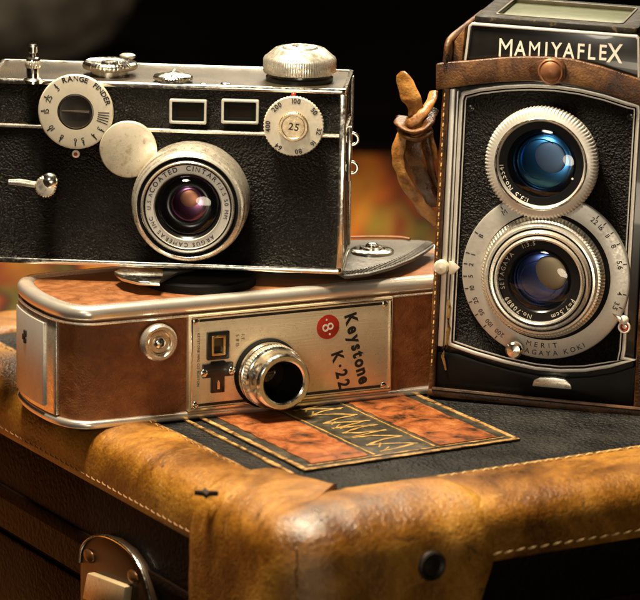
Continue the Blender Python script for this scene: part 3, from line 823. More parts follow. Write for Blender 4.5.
# ================================================================== rangefinder camera
RZ = PZ + 1.1
q = ground(190, 268.5, RZ)
rf, RM = thing('rangefinder_camera', 'black and silver rangefinder camera standing on top of the movie camera', 'camera', (q.x, q.y, RZ), -3.8, 0.15)
RP = Pick(RM); f = RP.f
X1 = f(343.5, 180)[0]; X0 = f(-14, 180)[0]; HR = f(346, 90.5)[1]; DR = 42.0
zs = f(190, 131.5)[1]
plan = rrect(X0 + .6, X1 - .6, .6, DR - .6, 1.5, 4)
b = nb(); prism(b, plan, 1.0, zs, 'z', .2); obj('body', b, M_BLACKL, rf)
b = nb(); prism(b, plan, zs + .1, HR - 1.2, 'z', .2); obj('upper_housing', b, M_BLACKL, rf)
b = nb(); box(b, X0 + 1, X1 - 1, 1, DR - 1, HR - 1.5, HR - .1, .2); obj('top_plate', b, M_TOPBLK, rf)
def bandring(z0, z1, out, wid, name, mat, bev=.35):
    b = nb(); ringprism(b, rrect(X0 - out, X1 + out, -out, DR + out, 2.0, 5), rrect(X0 - out + wid, X1 + out - wid, -out + wid, DR + out - wid, 1.2, 5), z0, z1, 'z', bev); return obj(name, b, mat, rf)
bandring(HR - 1.4, HR + .5, .5, 1.7, 'top_rim', M_CHROME)
bandring(-.2, 2.0, .5, 2.2, 'bottom_rim', M_CHROME)
bandring(zs - .65, zs + .75, .35, 1.6, 'middle_rim', M_NICK)
b = nb(); prism(b, plan, -.1, .7, 'z', .1); obj('base_plate', b, M_NICK, rf)
for xa in (X1 - 2.0, X0 - .45):
    b = nb(); box(b, xa, xa + 2.45, -.6, 1.6, 2.1, HR - 1.5, .4); obj('corner_strip', b, M_CHROME, rf)
b = nb(); box(b, X1 - .5, X1 + .7, DR - 3, DR + .4, 2.2, HR - 1.6, .4); obj('hinge_strip', b, M_NICK, rf)
# strap lug on the right side
b = nb(); box(b, X1 - .2, X1 + 1.6, 20, 24, 31, 52, .5); lg = obj('strap_lug', b, M_CHROME, rf)
b = nb(); torus(b, 2.2, .6, 0, (0, 0)); b.transform(Matrix.Translation((X1 + 1.6, 22, 47))); obj('lug_ring', b, M_CHROME, lg)
b = nb(); torus(b, 2.2, .6, 0, (0, 0)); b.transform(Matrix.Translation((X1 + 1.6, 22, 36))); obj('lug_ring', b, M_CHROME, lg)
# windows
for (a0, a1) in ((169.5, 206.5), (221.5, 258.5)):
    x0, z1_ = f(a0, 99, 1); x1, z0_ = f(a1, 124.5, 1)
    b = nb(); ringprism(b, rrect(x0, x1, z0_, z1_, .5, 2), rrect(x0 + 1.0, x1 - 1.0, z0_ + 1.0, z1_ - 1.0, .3, 2), -1.3, .8, 'y', .2); wf = obj('viewfinder_window', b, M_SATIN, rf)
    b = nb(); ringprism(b, rrect(x0 + .9, x1 - .9, z0_ + .9, z1_ - .9, .3, 2), rrect(x0 + 2.8, x1 - 2.8, z0_ + 2.3, z1_ - 2.3, .3, 2), -.7, .7, 'y', .1); obj('window_mask', b, M_INNER, wf)
    b = nb(); box(b, x0 + 2.7, x1 - 2.7, -.4, .2, z0_ + 2.2, z1_ - 2.2, 0); obj('window_pane', b, G_WIN, wf)
# rangefinder dial
c = f(75.5, 112, 5)
b = nb(); lathe(b, [(12.8, -.5), (12.8, 2.6), (13.7, 3.0), (14.0, 3.6), (14.0, 4.4), (13.6, 4.9), (12.9, 5.0), (6.8, 5.0), (6.7, 4.2)], c, seg=96); dl = obj('distance_dial', b, M_CREAM, rf)
b = nb(); lathe(b, [(6.75, 4.9), (6.2, 5.0), (6.0, 4.4), (3, 4.2), (.001, 4.3)], c); obj('dial_hub', b, plain('dark_hub', (.03, .024, .016), .25), dl)
b = nb(); box(b, c[0] - 5.2, c[0] + 5.2, -5.0, -4.3, c[1] - .5, c[1] + .5, .2); obj('hub_bar', b, plain('dark_bar', (.05, .04, .028), .3), dl)
b = nb()
arc_text(b, 'RANGE', c, 12.6, -1, 1.9, 5.0, .14, bold=.03); arc_text(b, 'FINDER', c, 12.6, 55, 1.9, 5.0, .14, bold=.03)
for dg, tx in ((-38, '3'), (-65, '25'), (-90, '15'), (-125, '10'), (-152, '8'), (180, '6'), (165, '5'), (142, '4'), (124, '3')):
    tick(b, c, 11.3, 12.9, dg, .5, 5.0); arc_text(b, tx, c, 10.9, dg, 1.9, 5.0, .15, bold=.01)
for dg in (90, 95, 100, 105, 110): tick(b, c, 8.4, 12.6, dg, .38, 5.0)
obj('dial_markings', b, M_INK, dl)
c2 = f(75.5, 154.5, 1.5); b = nb(); dome(b, 1.5, .4, .9, c2); rd = obj('index_stud', b, M_WHITE, rf)
b = nb(); dome(b, .75, 1.1, .5, c2); obj('index_dot', b, M_RED, rd)
# idler disc
c = f(128, 149.5, 5); b = nb()
lathe(b, [(9.9, 0), (9.9, 3), (10.6, 3.6), (10.7, 4.6), (10.3, 5.2), (8, 5.55), (4, 5.7), (.001, 5.75)], c, seg=80); obj('idler_disc', b, M_DISC, rf)
# speed dial
c = f(293.5, 126.5, 4.5)
b = nb(); lathe(b, [(10.2, 0), (10.2, 2.4), (11.2, 2.9), (11.25, 3.8), (10.8, 4.3), (6.0, 4.4), (.001, 4.4)], c, teeth=56, tset=(2, 3), depth=.22); sd = obj('speed_dial', b, M_CREAM, rf)
b = nb(); lathe(b, [(5.6, 4.3), (5.6, 5.4), (5.1, 5.9), (4.4, 5.9), (4.1, 5.5), (.001, 5.5)], c, teeth=40, tset=(0, 1), depth=.2); bo = obj('dial_centre', b, metal('bronze_centre', (.62, .5, .33), .35), sd)
b = nb(); line_text(b, '25', (c[0], c[1] - 1.2), R(8), 2.6, 5.52, bold=.02); obj('centre_number', b, M_INK, bo)
b = nb()
for dg, tx in ((5, '100'), (52, '50'), (100, '32'), (130, '16'), (168, '80'), (215, '64'), (268, '400'), (318, '200')): arc_text(b, tx, c, 9.6, dg, 1.75, 4.4, .12, bold=.025)
obj('dial_numbers', b, M_INK, sd)
c2 = f(293.5, 95, 1.5); b = nb(); dome(b, .9, .4, .9, c2); obj('index_dot', b, M_RED, rf)
# cocking lever
p0 = f(46, 186, 5); p1 = f(9, 181.5, 5)
b = nb(); lathe(b, [(3.6, 0), (3.6, 1.2), (3.1, 1.6), (2.9, 4.5), (3.9, 5), (4.1, 6.3), (3.4, 7.0), (.001, 7.2)], p0, teeth=24, tset=(4, 5), depth=.25); lv = obj('cocking_lever', b, M_NICK, rf)
b = nb(); sweep(b, [(p0[0], -5, p0[1]), (p0[0] - 3, -5.2, p0[1] + .3), (p1[0] + 4, -5.6, p1[1]), (p1[0], -5.8, p1[1])], [1.3, 1.2, 1.3, 1.0], [1.0, .9, 1.1, .8], 10, Vector((0, 1, 0))); obj('lever_arm', b, M_NICK, lv)
b = nb(); dome(b, 3.3, 5.5, 2.2, (p0[0] + 1.5, p0[1] + 2.0)); obj('lever_cap', b, M_CHROME, lv)
# lens
cb = f(191, 198, 3)
cf = f(188, 209, 17)
cxx = ((cb[0] + cf[0]) / 2, (cb[1] + cf[1]) / 2)
b = nb()
lathe(b, [(21.6, -.5), (21.6, 9.5), (21.2, 10.6), (20.4, 11), (20.2, 11.8), (20.8, 12.2), (20.9, 14.6), (20.4, 15.4), (19.6, 15.6)], cxx, seg=120); lm = obj('lens_mount', b, M_NICK, rf)
b = nb()
lathe(b, [(19.8, 15.2), (19.6, 16.4), (19.0, 16.9), (18.3, 16.7), (18.1, 16.0), (17.6, 15.9), (17.4, 16.9), (16.9, 17.4), (16.4, 17.2), (16.2, 16.5)], cxx, seg=120); obj('front_rim', b, M_LENSRING, lm)
b = nb(); lathe(b, [(18.75, 17.0), (18.3, 16.8), (17.8, 16.6), (17.45, 17.05)], cxx); lathe(b, [(16.35, 16.9), (16.0, 16.95), (15.7, 16.35)], cxx); obj('rim_groove', b, M_INNER, lm)
b = nb(); lathe(b, [(16.3, 16.2), (16.0, 16.8), (15.6, 16.25), (12.8, 16.2), (12.6, 16.4), (12.3, 15.8)], cxx, seg=96); nr = obj('name_ring', b, M_SATIN, lm)
b = nb()
arc_text(b, 'COATED  CINTAR', cxx, 14.5, -12, 1.8, 16.24, .38, bold=.025)
arc_text(b, 'f:3.5 50 MM', cxx, 14.4, 78, 1.5, 16.25, .35, bold=.015)
arc_text(b, 'ARGUS CAMERAS INC', cxx, 14.4, 195, 1.5, 16.25, .4, bold=.015, inward=False)
arc_text(b, 'U.S.A.', cxx, 14.4, -82, 1.4, 16.25, .4, bold=.01)
obj('lens_lettering', b, M_INK, nr)
b = nb(); lathe(b, [(12.4, 15.7), (11.6, 15.0), (10.5, 12.6), (9.2, 11.2), (7.4, 10.8), (6.6, 11.0)], cxx, seg=96); obj('inner_barrel', b, M_BARREL, lm)
b = nb(); dome(b, 7.0, 10.6, 1.3, cxx); g_ = obj('front_glass', b, G_PURP, lm)
b = nb(); dome(b, 4.2, 11.25, .8, (cxx[0] + .2, cxx[1] + 1.6)); obj('inner_reflection', b, G_AMB, lm)  # raised amber dome stands in for the reflection blob
b = nb(); dome(b, 11.7, 13.7, 2.0, cxx); obj('cover_glass', b, G_CLEAR, lm)
# top controls
def T(px, py, z=None): return RP.t(px, py, HR + .3 if z is None else z)
c = T(33, 81); 
b = nb(); lathe(b, [(3.6, HR - .3), (3.6, HR + .8), (3.0, HR + 1.3), (2.5, HR + 1.6), (2.5, HR + 8.4), (2.2, HR + 9), (1.2, HR + 9.3), (1.1, HR + 10.6), (1.7, HR + 11.2), (1.8, HR + 13.2), (1.2, HR + 14), (.001, HR + 14.1)], c, 'z'); sb = obj('shutter_button', b, M_CHROME, rf)
b = nb(); lathe(b, [(2.6, HR + 5.4), (3.0, HR + 5.8), (3.0, HR + 7.6), (2.6, HR + 8)], c, 'z', teeth=20, tset=(1, 2), depth=.25); obj('button_collar', b, M_NICK, sb)
c = T(110, 73)
b = nb(); lathe(b, [(7.2, HR - .3), (7.2, HR + 1.5), (10.0, HR + 2.2), (10.4, HR + 3.0), (10.2, HR + 4.2), (9.2, HR + 4.9), (8.0, HR + 4.3), (3.5, HR + 4.0), (3.2, HR + 4.8), (.001, HR + 5.0)], c, 'z', teeth=44, tset=(3, 4), depth=.2); fd = obj('frame_counter', b, M_CHROME, rf)
b = nb()
for k in range(24):
    a = 2 * math.pi * k / 24; d_ = Vector((math.cos(a), math.sin(a), 0)); p = Vector((c[0], c[1], HR + 4.2))
    sweep(b, [p + d_ * 5.8, p + d_ * 7.6], .2, .12, 4)
obj('counter_marks', b, M_INK, fd)
c = T(127.5, 62); b = nb(); lathe(b, [(2.0, HR - .2), (2.0, HR + 1.8), (3.0, HR + 2), (3.0, HR + 3.0), (2.4, HR + 3.4), (.001, HR + 3.5)], c, 'z'); obj('catch_button', b, M_NICK, rf)
c = T(173, 80.5); b = nb(); lathe(b, [(5.8, HR - .2), (5.8, HR + .6), (7.4, HR + 1.0), (7.5, HR + 1.9), (6.9, HR + 2.5), (3, HR + 3.3), (.001, HR + 3.5)], c, 'z', teeth=40, tset=(2, 3), depth=.15); sb2 = obj('accessory_cap', b, M_CHROME, rf)
b = nb(); box(b, c[0] - .3, c[0] + .3, c[1] - 6, c[1] + 6, HR + 3.0, HR + 3.7, .1); obj('cap_slot', b, M_CREAM, sb2)
for px, py, r_ in ((203, 83, 1.1), (225.5, 83, 1.9), (217, 84, .9)):
    screw(rf, T(px, py), r_, HR - .1, axis='z')
c = T(299.5, 79)
b = nb(); lathe(b, [(12.6, HR - .3), (12.6, HR + 1.4), (11.6, HR + 1.9), (11.6, HR + 3.0)], c, 'z'); wk = obj('rewind_knob', b, M_BLKPAINT, rf)
b = nb(); lathe(b, [(11.5, HR + 2.8), (13.4, HR + 3.0), (13.7, HR + 3.6), (13.7, HR + 8.0), (13.2, HR + 8.8), (12.6, HR + 9.2), (9.6, HR + 11.8), (8.6, HR + 12.2), (8.2, HR + 11.8), (6.8, HR + 12.0), (6.3, HR + 12.7), (3.2, HR + 12.9), (2.8, HR + 12.2), (.001, HR + 12.3)], c, 'z', teeth=90, tset=(2, 3), depth=.12); obj('knob_cap', b, M_NICK, wk)
b = nb(); dome(b, 1.7, HR + 12.3, .7, c, 'z'); obj('knob_screw', b, M_CHROME, wk)

# ================================================================== twin lens camera
q = ground(545, 398, 3)
tl, TM = thing('twin_lens_camera', 'black and silver twin lens reflex camera standing at right in a brown leather case', 'camera', (q.x, q.y + 1.5, 3), -13, 1.3)
TP = Pick(TM); f = TP.f
xL = f(447, 200)[0]; xR = xL + 76; cxm = f(545, 200)[0]; xR = 2 * cxm - xL
zt = f(465, 60)[1]; ztop = f(468, 24)[1]; DT = 62.0
# outline of the front trim
def P2(px, py, d=1.5): return f(px, py, d)
archT = [P2(462, 93), P2(480, 88.5), P2(505, 85.5), P2(530, 84.5), P2(555, 85.5), P2(580, 89), P2(605, 95), P2(628, 102.5)]
archB = [P2(634, 360), P2(610, 367), P2(585, 371), P2(560, 371.5), P2(535, 369), P2(505, 362.5), P2(475, 354), P2(455, 347)]
xl_ = (P2(457.5, 100)[0] + P2(451.5, 340)[0]) / 2; xr_ = 2 * cxm - xl_
archT = [(xl_, P2(457, 99)[1]), (xl_ + .4, P2(457, 95.5)[1])] + archT + [(xr_ - .3, archT[-1][1] - .6), (xr_, archT[-1][1] - 3)]
archB = [(xr_, archB[0][1] + 3.5), (xr_ - .4, archB[0][1] + .6)] + archB + [(xl_ + .3, P2(452, 345)[1]), (xl_, P2(452, 341)[1])]
outl = archT + archB
b = nb(); box(b, xL, xR, 0, DT, 0, zt - .2, .8); obj('body', b, M_BLKPAINT, tl)
b = nb(); prism(b, offset_poly(outl, .8), -1.2, .5, 'y'); obj('front_panel', b, M_BLACKT, tl)
b = nb(); ringprism(b, offset_poly(outl, -.3), offset_poly(outl, 1.1), -2.1, .3, 'y', .3); obj('front_trim', b, M_SATIN, tl)
b = nb(); ringprism(b, offset_poly(outl, 1.7), offset_poly(outl, 2.2), -1.7, .3, 'y', .15); obj('inner_trim', b, M_GREYRING, tl)
# bright vertical door edge at the left
b = nb(); box(b, xL - .6, xL + 1.5, -1.8, 4, f(447, 346)[1], f(452, 88)[1], .4); obj('edge_strip', b, M_SATIN, tl)
b = nb(); box(b, xL + 1.9, xL + 2.7, -1.3, 1, f(447, 346)[1], f(452, 90)[1], .2); obj('edge_bead', b, M_GREYRING, tl)
# screws in panel corners
for px, py in ((470, 108), (631, 117)): screw(tl, f(px, py, 1.4), 1.5, 1.1, M_BLKPAINT)
# viewing lens
c = f(541.5, 163.5, 8)
b = nb(); lathe(b, [(20.3, .5), (20.3, 4.4), (21.2, 4.8), (21.3, 8.2), (20.6, 9.0), (19.6, 9.4), (18.4, 9.6), (17.4, 9.9), (16.6, 9.9), (16.1, 9.4), (15.9, 8.4)], c, teeth=96, tset=(2, 3, 4), depth=.5); vl = obj('viewing_lens', b, M_SATIN, tl)
b = nb(); torus(b, 17.0, .45, 9.9, c, seg=96); obj('lens_rim', b, M_CHROME, vl)
b = nb(); lathe(b, [(16.2, 9.5), (15.8, 8.0), (13.0, 7.95), (12.6, 7.0), (11.3, 6.0), (10.8, 4.6), (10.6, 4.0)], c, seg=96); obj('inner_barrel', b, M_BARREL, vl)
b = nb(); dome(b, 11.0, 3.6, 1.9, (c[0] + .6, c[1] - .2)); obj('front_glass', b, G_BLUE, vl)
b = nb(); dome(b, 6.6, 4.8, .9, (c[0] + 2.2, c[1] + 1.4)); obj('inner_reflection', b, G_PALE, vl)  # off-centre pale dome, shaped and tinted as a lens reflection
b = nb(); torus(b, 7.6, .22, 5.0, (c[0] - .8, c[1] + .9)); obj('reflection_ring', b, G_BLUE, vl)  # added ring imitating a nested reflection
b = nb(); dome(b, 14.0, 6.9, 1.8, c); obj('cover_glass', b, G_CLEAR, vl)
b = nb(); arc_text(b, '1:3.5', c, 15.3, 207, 1.9, 8.0, .3, bold=.01); arc_text(b, 'No.5541', c, 15.3, 244, 1.8, 8.0, .3, bold=.01); arc_text(b, '.', c, 14.3, 112, 3.5, 8.0, bold=.02)
obj('lens_lettering', b, M_WHITE, vl)
# shutter plate
c = f(545.5, 276.5, 3.5)
b = nb(); lathe(b, [(31.0, .6), (31.6, 1.0), (32.0, 2.4), (31.7, 3.2), (31.0, 3.5), (24.2, 3.5), (24.0, 3.0), (.01, 3.0)], c, seg=144); sp = obj('shutter_plate', b, M_GREYRING, tl)
b = nb(); lathe(b, [(24.6, 3.4), (24.5, 3.62), (.01, 3.62)], c); obj('ring_gap_shade', b, M_INNER, sp)  # flat black disc, paints the shadow gap round the lens ring
b = nb()
for dg, tx in ((-78, '1'), (-86, '2'), (-95, '5'), (-104, '10'), (-114, '25'), (-124, '50'), (-134, '100'), (-145, '200'), (-62, 'B')):
    tick(b, c, 30.0, 31.4, dg, .4, 3.5); arc_text(b, tx, c, 29.4 if False else 28.6, dg, 1.7, 3.5, .15, bold=.012)
for dg, tx in ((37, '22'), (44, '16'), (52, '11'), (61, '8'), (76, '5.6'), (98, '4'), (108, '3.5'), (-36, 'M')):
    tick(b, c, 29.8, 31.2, dg, .4, 3.5); arc_text(b, tx, c, 28.6, dg, 1.9, 3.5, .12, bold=.015)
arc_text(b, 'MERIT', c, 26.6, 180, 1.9, 3.5, .7, inward=True, bold=.012)
arc_text(b, 'SETAGAYA KOKI', c, 29.6, 176, 1.9, 3.5, .45, inward=True, bold=.012)
obj('plate_markings', b, M_INK, sp)
b = nb(); arc_text(b, 'P', c, 28.6, 0, .1, 3.4); b.free()
# taking lens
ct = f(543, 279, 6); cfr = f(537.5, 281, 13); ct = ((ct[0] + cfr[0]) / 2, (ct[1] + cfr[1]) / 2)
b = nb(); lathe(b, [(23.6, 3), (23.6, 4.2), (22.9, 4.8), (22.9, 6.2), (22.2, 6.8), (21.0, 7)], ct, teeth=110, tset=(2, 3), depth=.65); kr = obj('taking_lens', b, M_NICK, tl)
b = nb(); lathe(b, [(21.4, 6.6), (21.3, 9.0), (20.7, 9.8), (19.9, 9.9), (19.7, 9.2), (19.2, 9.2), (19.0, 11), (18.4, 11.7), (17.7, 11.6), (17.5, 10.9), (17.1, 10.9), (16.9, 12.2), (16.4, 12.8), (15.8, 12.6), (15.5, 11.6)], ct, seg=120); obj('lens_rings', b, M_LENSRING, kr)
b = nb(); lathe(b, [(19.75, 9.35), (19.4, 9.25), (19.1, 9.4)], ct); lathe(b, [(17.5, 11.05), (17.3, 10.95), (17.05, 11.05)], ct); obj('ring_groove', b, M_INNER, kr)
b = nb(); lathe(b, [(15.7, 12.0), (15.3, 10.7), (12.3, 10.65), (11.6, 10.0), (10.4, 8.9), (9.9, 7.2), (9.7, 6.4)], ct, seg=96); obj('inner_barrel', b, M_BARREL, kr)
b = nb(); dome(b, 10.2, 6.2, 1.9, ct); obj('front_glass', b, G_INDI, kr)
b = nb(); dome(b, 7.0, 7.2, 1.1, (ct[0] + 2.8, ct[1] + 2.0)); obj('inner_reflection', b, G_CREAM, kr)  # cream dome set up and right as the reflection blob
b = nb(); torus(b, 7.2, .2, 7.5, (ct[0] - .6, ct[1] - .4)); obj('reflection_ring', b, G_INDI, kr)  # added ring, a second reflection inside the lens
b = nb(); dome(b, 12.2, 9.6, 1.6, ct); obj('cover_glass', b, G_CLEAR, kr)
b = nb(); arc_text(b, 'No.70889', ct, 14.4, 214, 1.7, 10.75, .3, bold=.012); arc_text(b, 'F=7.5cm', ct, 14.4, 137, 1.7, 10.75, .35, bold=.012, inward=False); arc_text(b, 'SETAGAYA', ct, 14.4, -78, 1.6, 10.75, .4); arc_text(b, '1:3.5', ct, 14.4, -20, 1.6, 10.75, .4)
obj('lens_lettering', b, plain('dim_white_paint', (.55, .5, .4), .5), kr)
# lever knob, pointers, sync socket
c = f(514, 350, 8); b = nb(); lathe(b, [(1.8, 2), (1.8, 5.6), (3.0, 6), (3.3, 7), (3.2, 8.6), (2.5, 9.4), (.001, 9.8)], c, 'y'); obj('cocking_knob', b, M_CHROME, tl)
c = f(623, 321, 4); b = nb(); dome(b, 2.0, 2.5, 1.6, c); so = obj('pointer_knob', b, M_WHITE, tl)
b = nb(); p = [f(612, 313, 4), f(622, 317, 4), f(620, 323, 4)]; prism(b, p, -4.6, -3.4, 'y', .2); obj('pointer', b, M_CHROME, so)
c = f(624.5, 324.5, 3); c = (c[0], c[1] - 1)
b = nb(); torus(b, 2.0, .42, 3.2, c); sy = obj('sync_socket', b, M_WHITE, tl)
b = nb(); torus(b, 1.3, .3, 3.3, c); obj('socket_ring', b, M_RED, sy)
b = nb(); disc(b, 1.9, .5, 2.8, c); obj('socket_core', b, M_CHROME, sy)
# side knob and pointer at left, chain below
c = f(441.5, 267, 3); b = nb()
lathe(b, [(2.2, -4), (2.4, 1.5), (2.9, 2.2), (2.9, 3.6), (2.2, 4.6), (.001, 5)], c); kn = obj('side_knob', b, M_CREAM, tl)
b = nb(); p = [f(*q_, 2.6) for q_ in ((449, 261), (453, 261), (460, 267.5), (454, 274), (449, 274))]; prism(b, p, -3.6, -2.2, 'y', .3); obj('side_pointer', b, M_CREAM, kn)
b = nb(); sweep(b, [(*(lambda u: (u[0], -2.4, u[1]))(f(px, py, 2.4)),) for px, py in ((448, 300), (449.5, 308), (448, 318), (449, 328), (446, 345), (443, 356), (446, 370))], [.5, .9, .6, 1.0, .5, .9, .4], [.5, .8, .6, .8, .5, .8, .4], 8); obj('side_catch', b, M_BRASS, tl)
# small pressed tab at the bottom
tb_ = [f(*q_, 2) for q_ in ((532, 386), (534, 379.5), (540, 377), (556, 377.5), (566, 379.5), (571, 384), (572, 389.5))]
b = nb(); prism(b, tb_, -2.4, .2, 'y', .4); obj('base_tab', b, M_NICK, tl)
# name plate and hood
npo = [f(*q_, .8) for q_ in ((465, 59), (467, 48), (470, 24.5), (474, 22.5))]; zr = f(560, 31)[1]
nz0 = npo[0][1]; nz1 = npo[3][1] - .3
nx0 = npo[0][0]; nx1 = 2 * cxm - nx0
pl_ = [(nx0 - .5, nz0 - 6), (nx1 + .5, nz0 - 6), (nx1 - 1, nz1 - 1), (nx1 - 2, nz1), (nx0 + 2, nz1), (nx0 + 1, nz1 - 1)]
b = nb(); prism(b, pl_, -.8, DT - 6, 'y', .4); hd = obj('hood', b, M_BLKPAINT, tl)
b = nb(); ringprism(b, offset_poly(pl_, -.2), offset_poly(pl_, .75), -1.6, .6, 'y', .2); obj('plate_trim', b, M_SATIN, hd)
b = nb(); ta = f(497, 54, 1); tb2 = f(621, 52, 1)
bl = f(500, 55.0, 1); br = f(622, 61.0, 1); x_a = f(497, 50, 1)[0]; x_b = f(622, 50, 1)[0]
adv = [1.25, 1.0, 1.2, .62, .92, 1.0, .88, .8, .9, .9]; tot = sum(adv) - (adv[0] + adv[-1]) / 2; xx = x_a + 3.2; kk = (x_b - 2.6 - xx) / tot
for n_, (ch, a_) in enumerate(zip('MAMIYAFLEX', adv)):
    hgt = 7.0 if n_ in (0, 9) else 5.7
    zz = bl[1] + (br[1] - bl[1]) * (xx - x_a) / (x_b - x_a) + (0 if hgt < 6 else -.7)
    put_glyph(b, ch, (xx, zz), 0, hgt, .85, 0 if ch == 'M' else .012, .78)
    if n_ < 9: xx += kk * (a_ + adv[n_ + 1]) / 2
obj('name_lettering', b, M_WHITE, hd)
hx0, hx1 = nx0 + 3, nx1 - 3; hz = nz1
b = nb(); ringprism(b, rrect(hx0 - 1, hx1 + 1, 1.5, DT - 8, 3, 4), rrect(hx0 + 6, hx1 - 6, 9, DT - 14, 2, 4), hz - .4, hz + 2.4, 'z', .7); obj('hood_frame', b, leather('worn_black_rim', [(.4, (.005, .004, .003)), (.6, (.012, .010, .006)), (.76, (.12, .09, .05))], .2, .55, .0002, .9, .15), hd)
b = nb(); box(b, hx0 + 5.5, hx1 - 5.5, 8.5, DT - 13.5, hz - .2, hz + 1.0, .2); obj('ground_glass', b, M_GG, hd)
b = nb(); ringprism(b, rrect(hx0 + 5.6, hx1 - 5.6, 8.6, DT - 13.6, 2, 4), rrect(hx0 + 6.6, hx1 - 6.6, 9.6, DT - 14.6, 1.5, 4), hz + .3, hz + 2.7, 'z', .3); obj('glass_rim', b, plain('blackened_rim', (.06, .05, .025), .45, .5), hd)

# ================================================================== leather case round the twin lens camera
cs, CM = thing('leather_camera_case', 'worn brown leather case with snap band and knotted strap round the twin lens camera', 'camera case', (q.x, q.y + 1.5, 0), -13, 1.3)
CP_ = Pick(CM); f = CP_.f
# side walls with a shaped top edge: outline in (y, z), thickness in x
zT = f(440, 38)[1]
side = [(-3.2, 1.5), (-3.2, zT - 4), (-2.2, zT - 1), (0, zT), (DT + 3, zT), (DT + 3, 1.5)]
xo = f(436.5, 200, 3)[0]
for x0, x1, nm in ((xo, xL - .9, 'side_wall'), (xR + .9, xR + 5.2, 'side_wall')):
    b = nb(); prism(b, side, x0, x1, 'x', 1.2, 3)
    bmesh.ops.subdivide_edges(b, edges=[e for e in b.edges if e.calc_length() > 12], cuts=4, use_grid_fill=True)
    for v in b.verts:
        v.co += Vector((.5 * noise.noise(v.co / 14), .4 * noise.noise(v.co / 11 + Vector((5, 0, 0))), 0))
    obj(nm, b, M_CASE, cs, 50)
b = nb(); box(b, xo, xR + 5.2, DT + 1, DT + 4.5, 1.5, zT - 2, 1.2); obj('back_wall', b, M_CASE, cs)
b = nb(); box(b, xo - .2, xR + 5.3, -4.6, DT + 4.6, -.2, 2.7, 1.1); obj('sole', b, M_CASE, cs)
# dark padded lower front
zb = f(545, 373)[1]
M_LOWF = plain('black_polished_leather', (.005, .004, .003), .4)
M_LOWF.node_tree.nodes['Principled BSDF'].inputs['Specular IOR Level'].default_value = .15
b = nb()
low = [(xL - .6, 2.5)] + [(xL - .6, f(450, 352)[1])] + [(lambda u: (u[0], u[1] - .6))(f(px, py, 1.0)) for px, py in ((458, 352), (480, 360), (510, 368.5), (540, 374.5), (565, 377), (590, 376), (615, 372), (634, 366))] + [(xR + .6, f(634, 364)[1]), (xR + .6, 2.5)]
b = nb(); prism(b, low, -1.6, -.1, 'y', .6); obj('lower_front', b, M_LOWF, cs)
b = nb(); sweep(b, spline([Vector((xo + 2 + (xR + 2 - xo) * k / 30, -4.4 + .3 * noise.noise(Vector((k * .7, 0, 0))), 3.1)) for k in range(31)], 2), .9, .8, 8); obj('front_welt', b, M_CASED, cs)
b = nb(); n_ = 0; z = 12
while z < zT - 6:
    sweep(b, [(xo + 1.3, -3.45, z), (xo + 1.3, -3.9, z + 1.2), (xo + 1.3, -3.45, z + 2.4)], .3, .3, 6); z += 3.8
obj('case_stitching', b, plain('case_thread', (.45, .25, .08), .6), cs)
# band across the front with pointed tongue and snap
upper = [(436, 64), (446, 62), (470, 60.5), (500, 57.5), (525, 56.5), (545, 56.5), (570, 58.5), (600, 66), (640, 79)]
lower = [(436, 90), (446, 88.5), (470, 85), (500, 82), (525, 81), (545, 81.5), (570, 84.5), (600, 91), (640, 106)]
UP = [f(*p, 4) for p in upper]; LO = [f(*p, 4) for p in lower]
dx_ = xR + 4 - UP[-1][0]
UP.append((xR + 4, UP[-1][1] - dx_ * .2)); LO.append((xR + 4, LO[-1][1] - dx_ * .2))
b = nb(); prism(b, UP + LO[::-1], -4.4, -2.4, 'y', .5, 2)
bd = obj('front_band', b, M_CASE, cs, 50)
tg = [f(*p, 5.2) for p in ((527, 69), (536, 61.5), (548, 58.5), (562, 60), (566, 66), (566, 78), (560, 82.5), (548, 82.5), (537, 78))]
b = nb(); prism(b, tg, -5.8, -4.3, 'y', .5, 2); tgo = obj('band_tongue', b, M_CASE, cs)
c = f(551, 71.5, 6); b = nb(); lathe(b, [(4.9, 5), (4.9, 6.4), (4.4, 7.0), (3.8, 6.8), (3.4, 7.2), (2, 7.8), (.001, 8)], c); obj('snap', b, M_COPPER, tgo)
# shoulder of the case folding back from the band to the side
sh = [f(*p, 3) for p in ((434, 62), (434, 42), (441, 33), (458, 21), (466, 16))]
b = nb(); P_ = [Vector((xo + 1.2, -3.3, sh[0][1] - 4)), Vector((xo + 1.2, -3.4, zT - 9)), Vector((xo + 1.4, -2.8, zT - 2)), Vector((xo + 1.8, 3, zT + .1)), Vector((xo + 1.8, 25, zT + .2)), Vector((xo + 1.8, DT + 2, zT))]
sweep(b, spline(P_, 6), 1.3, 1.2, 10); obj('case_edge_roll', b, M_CASE, cs, 60)
b = nb(); prism(b, [(xo + 3, zT - 16), (xo + 3, zT - 1.2), (nx0 - .8, nz1 + 1.2), (nx0 - 1.6, nz0 - 2)], .5, DT - 4, 'y', .5)
obj('shoulder_flap', b, M_CASE, cs)
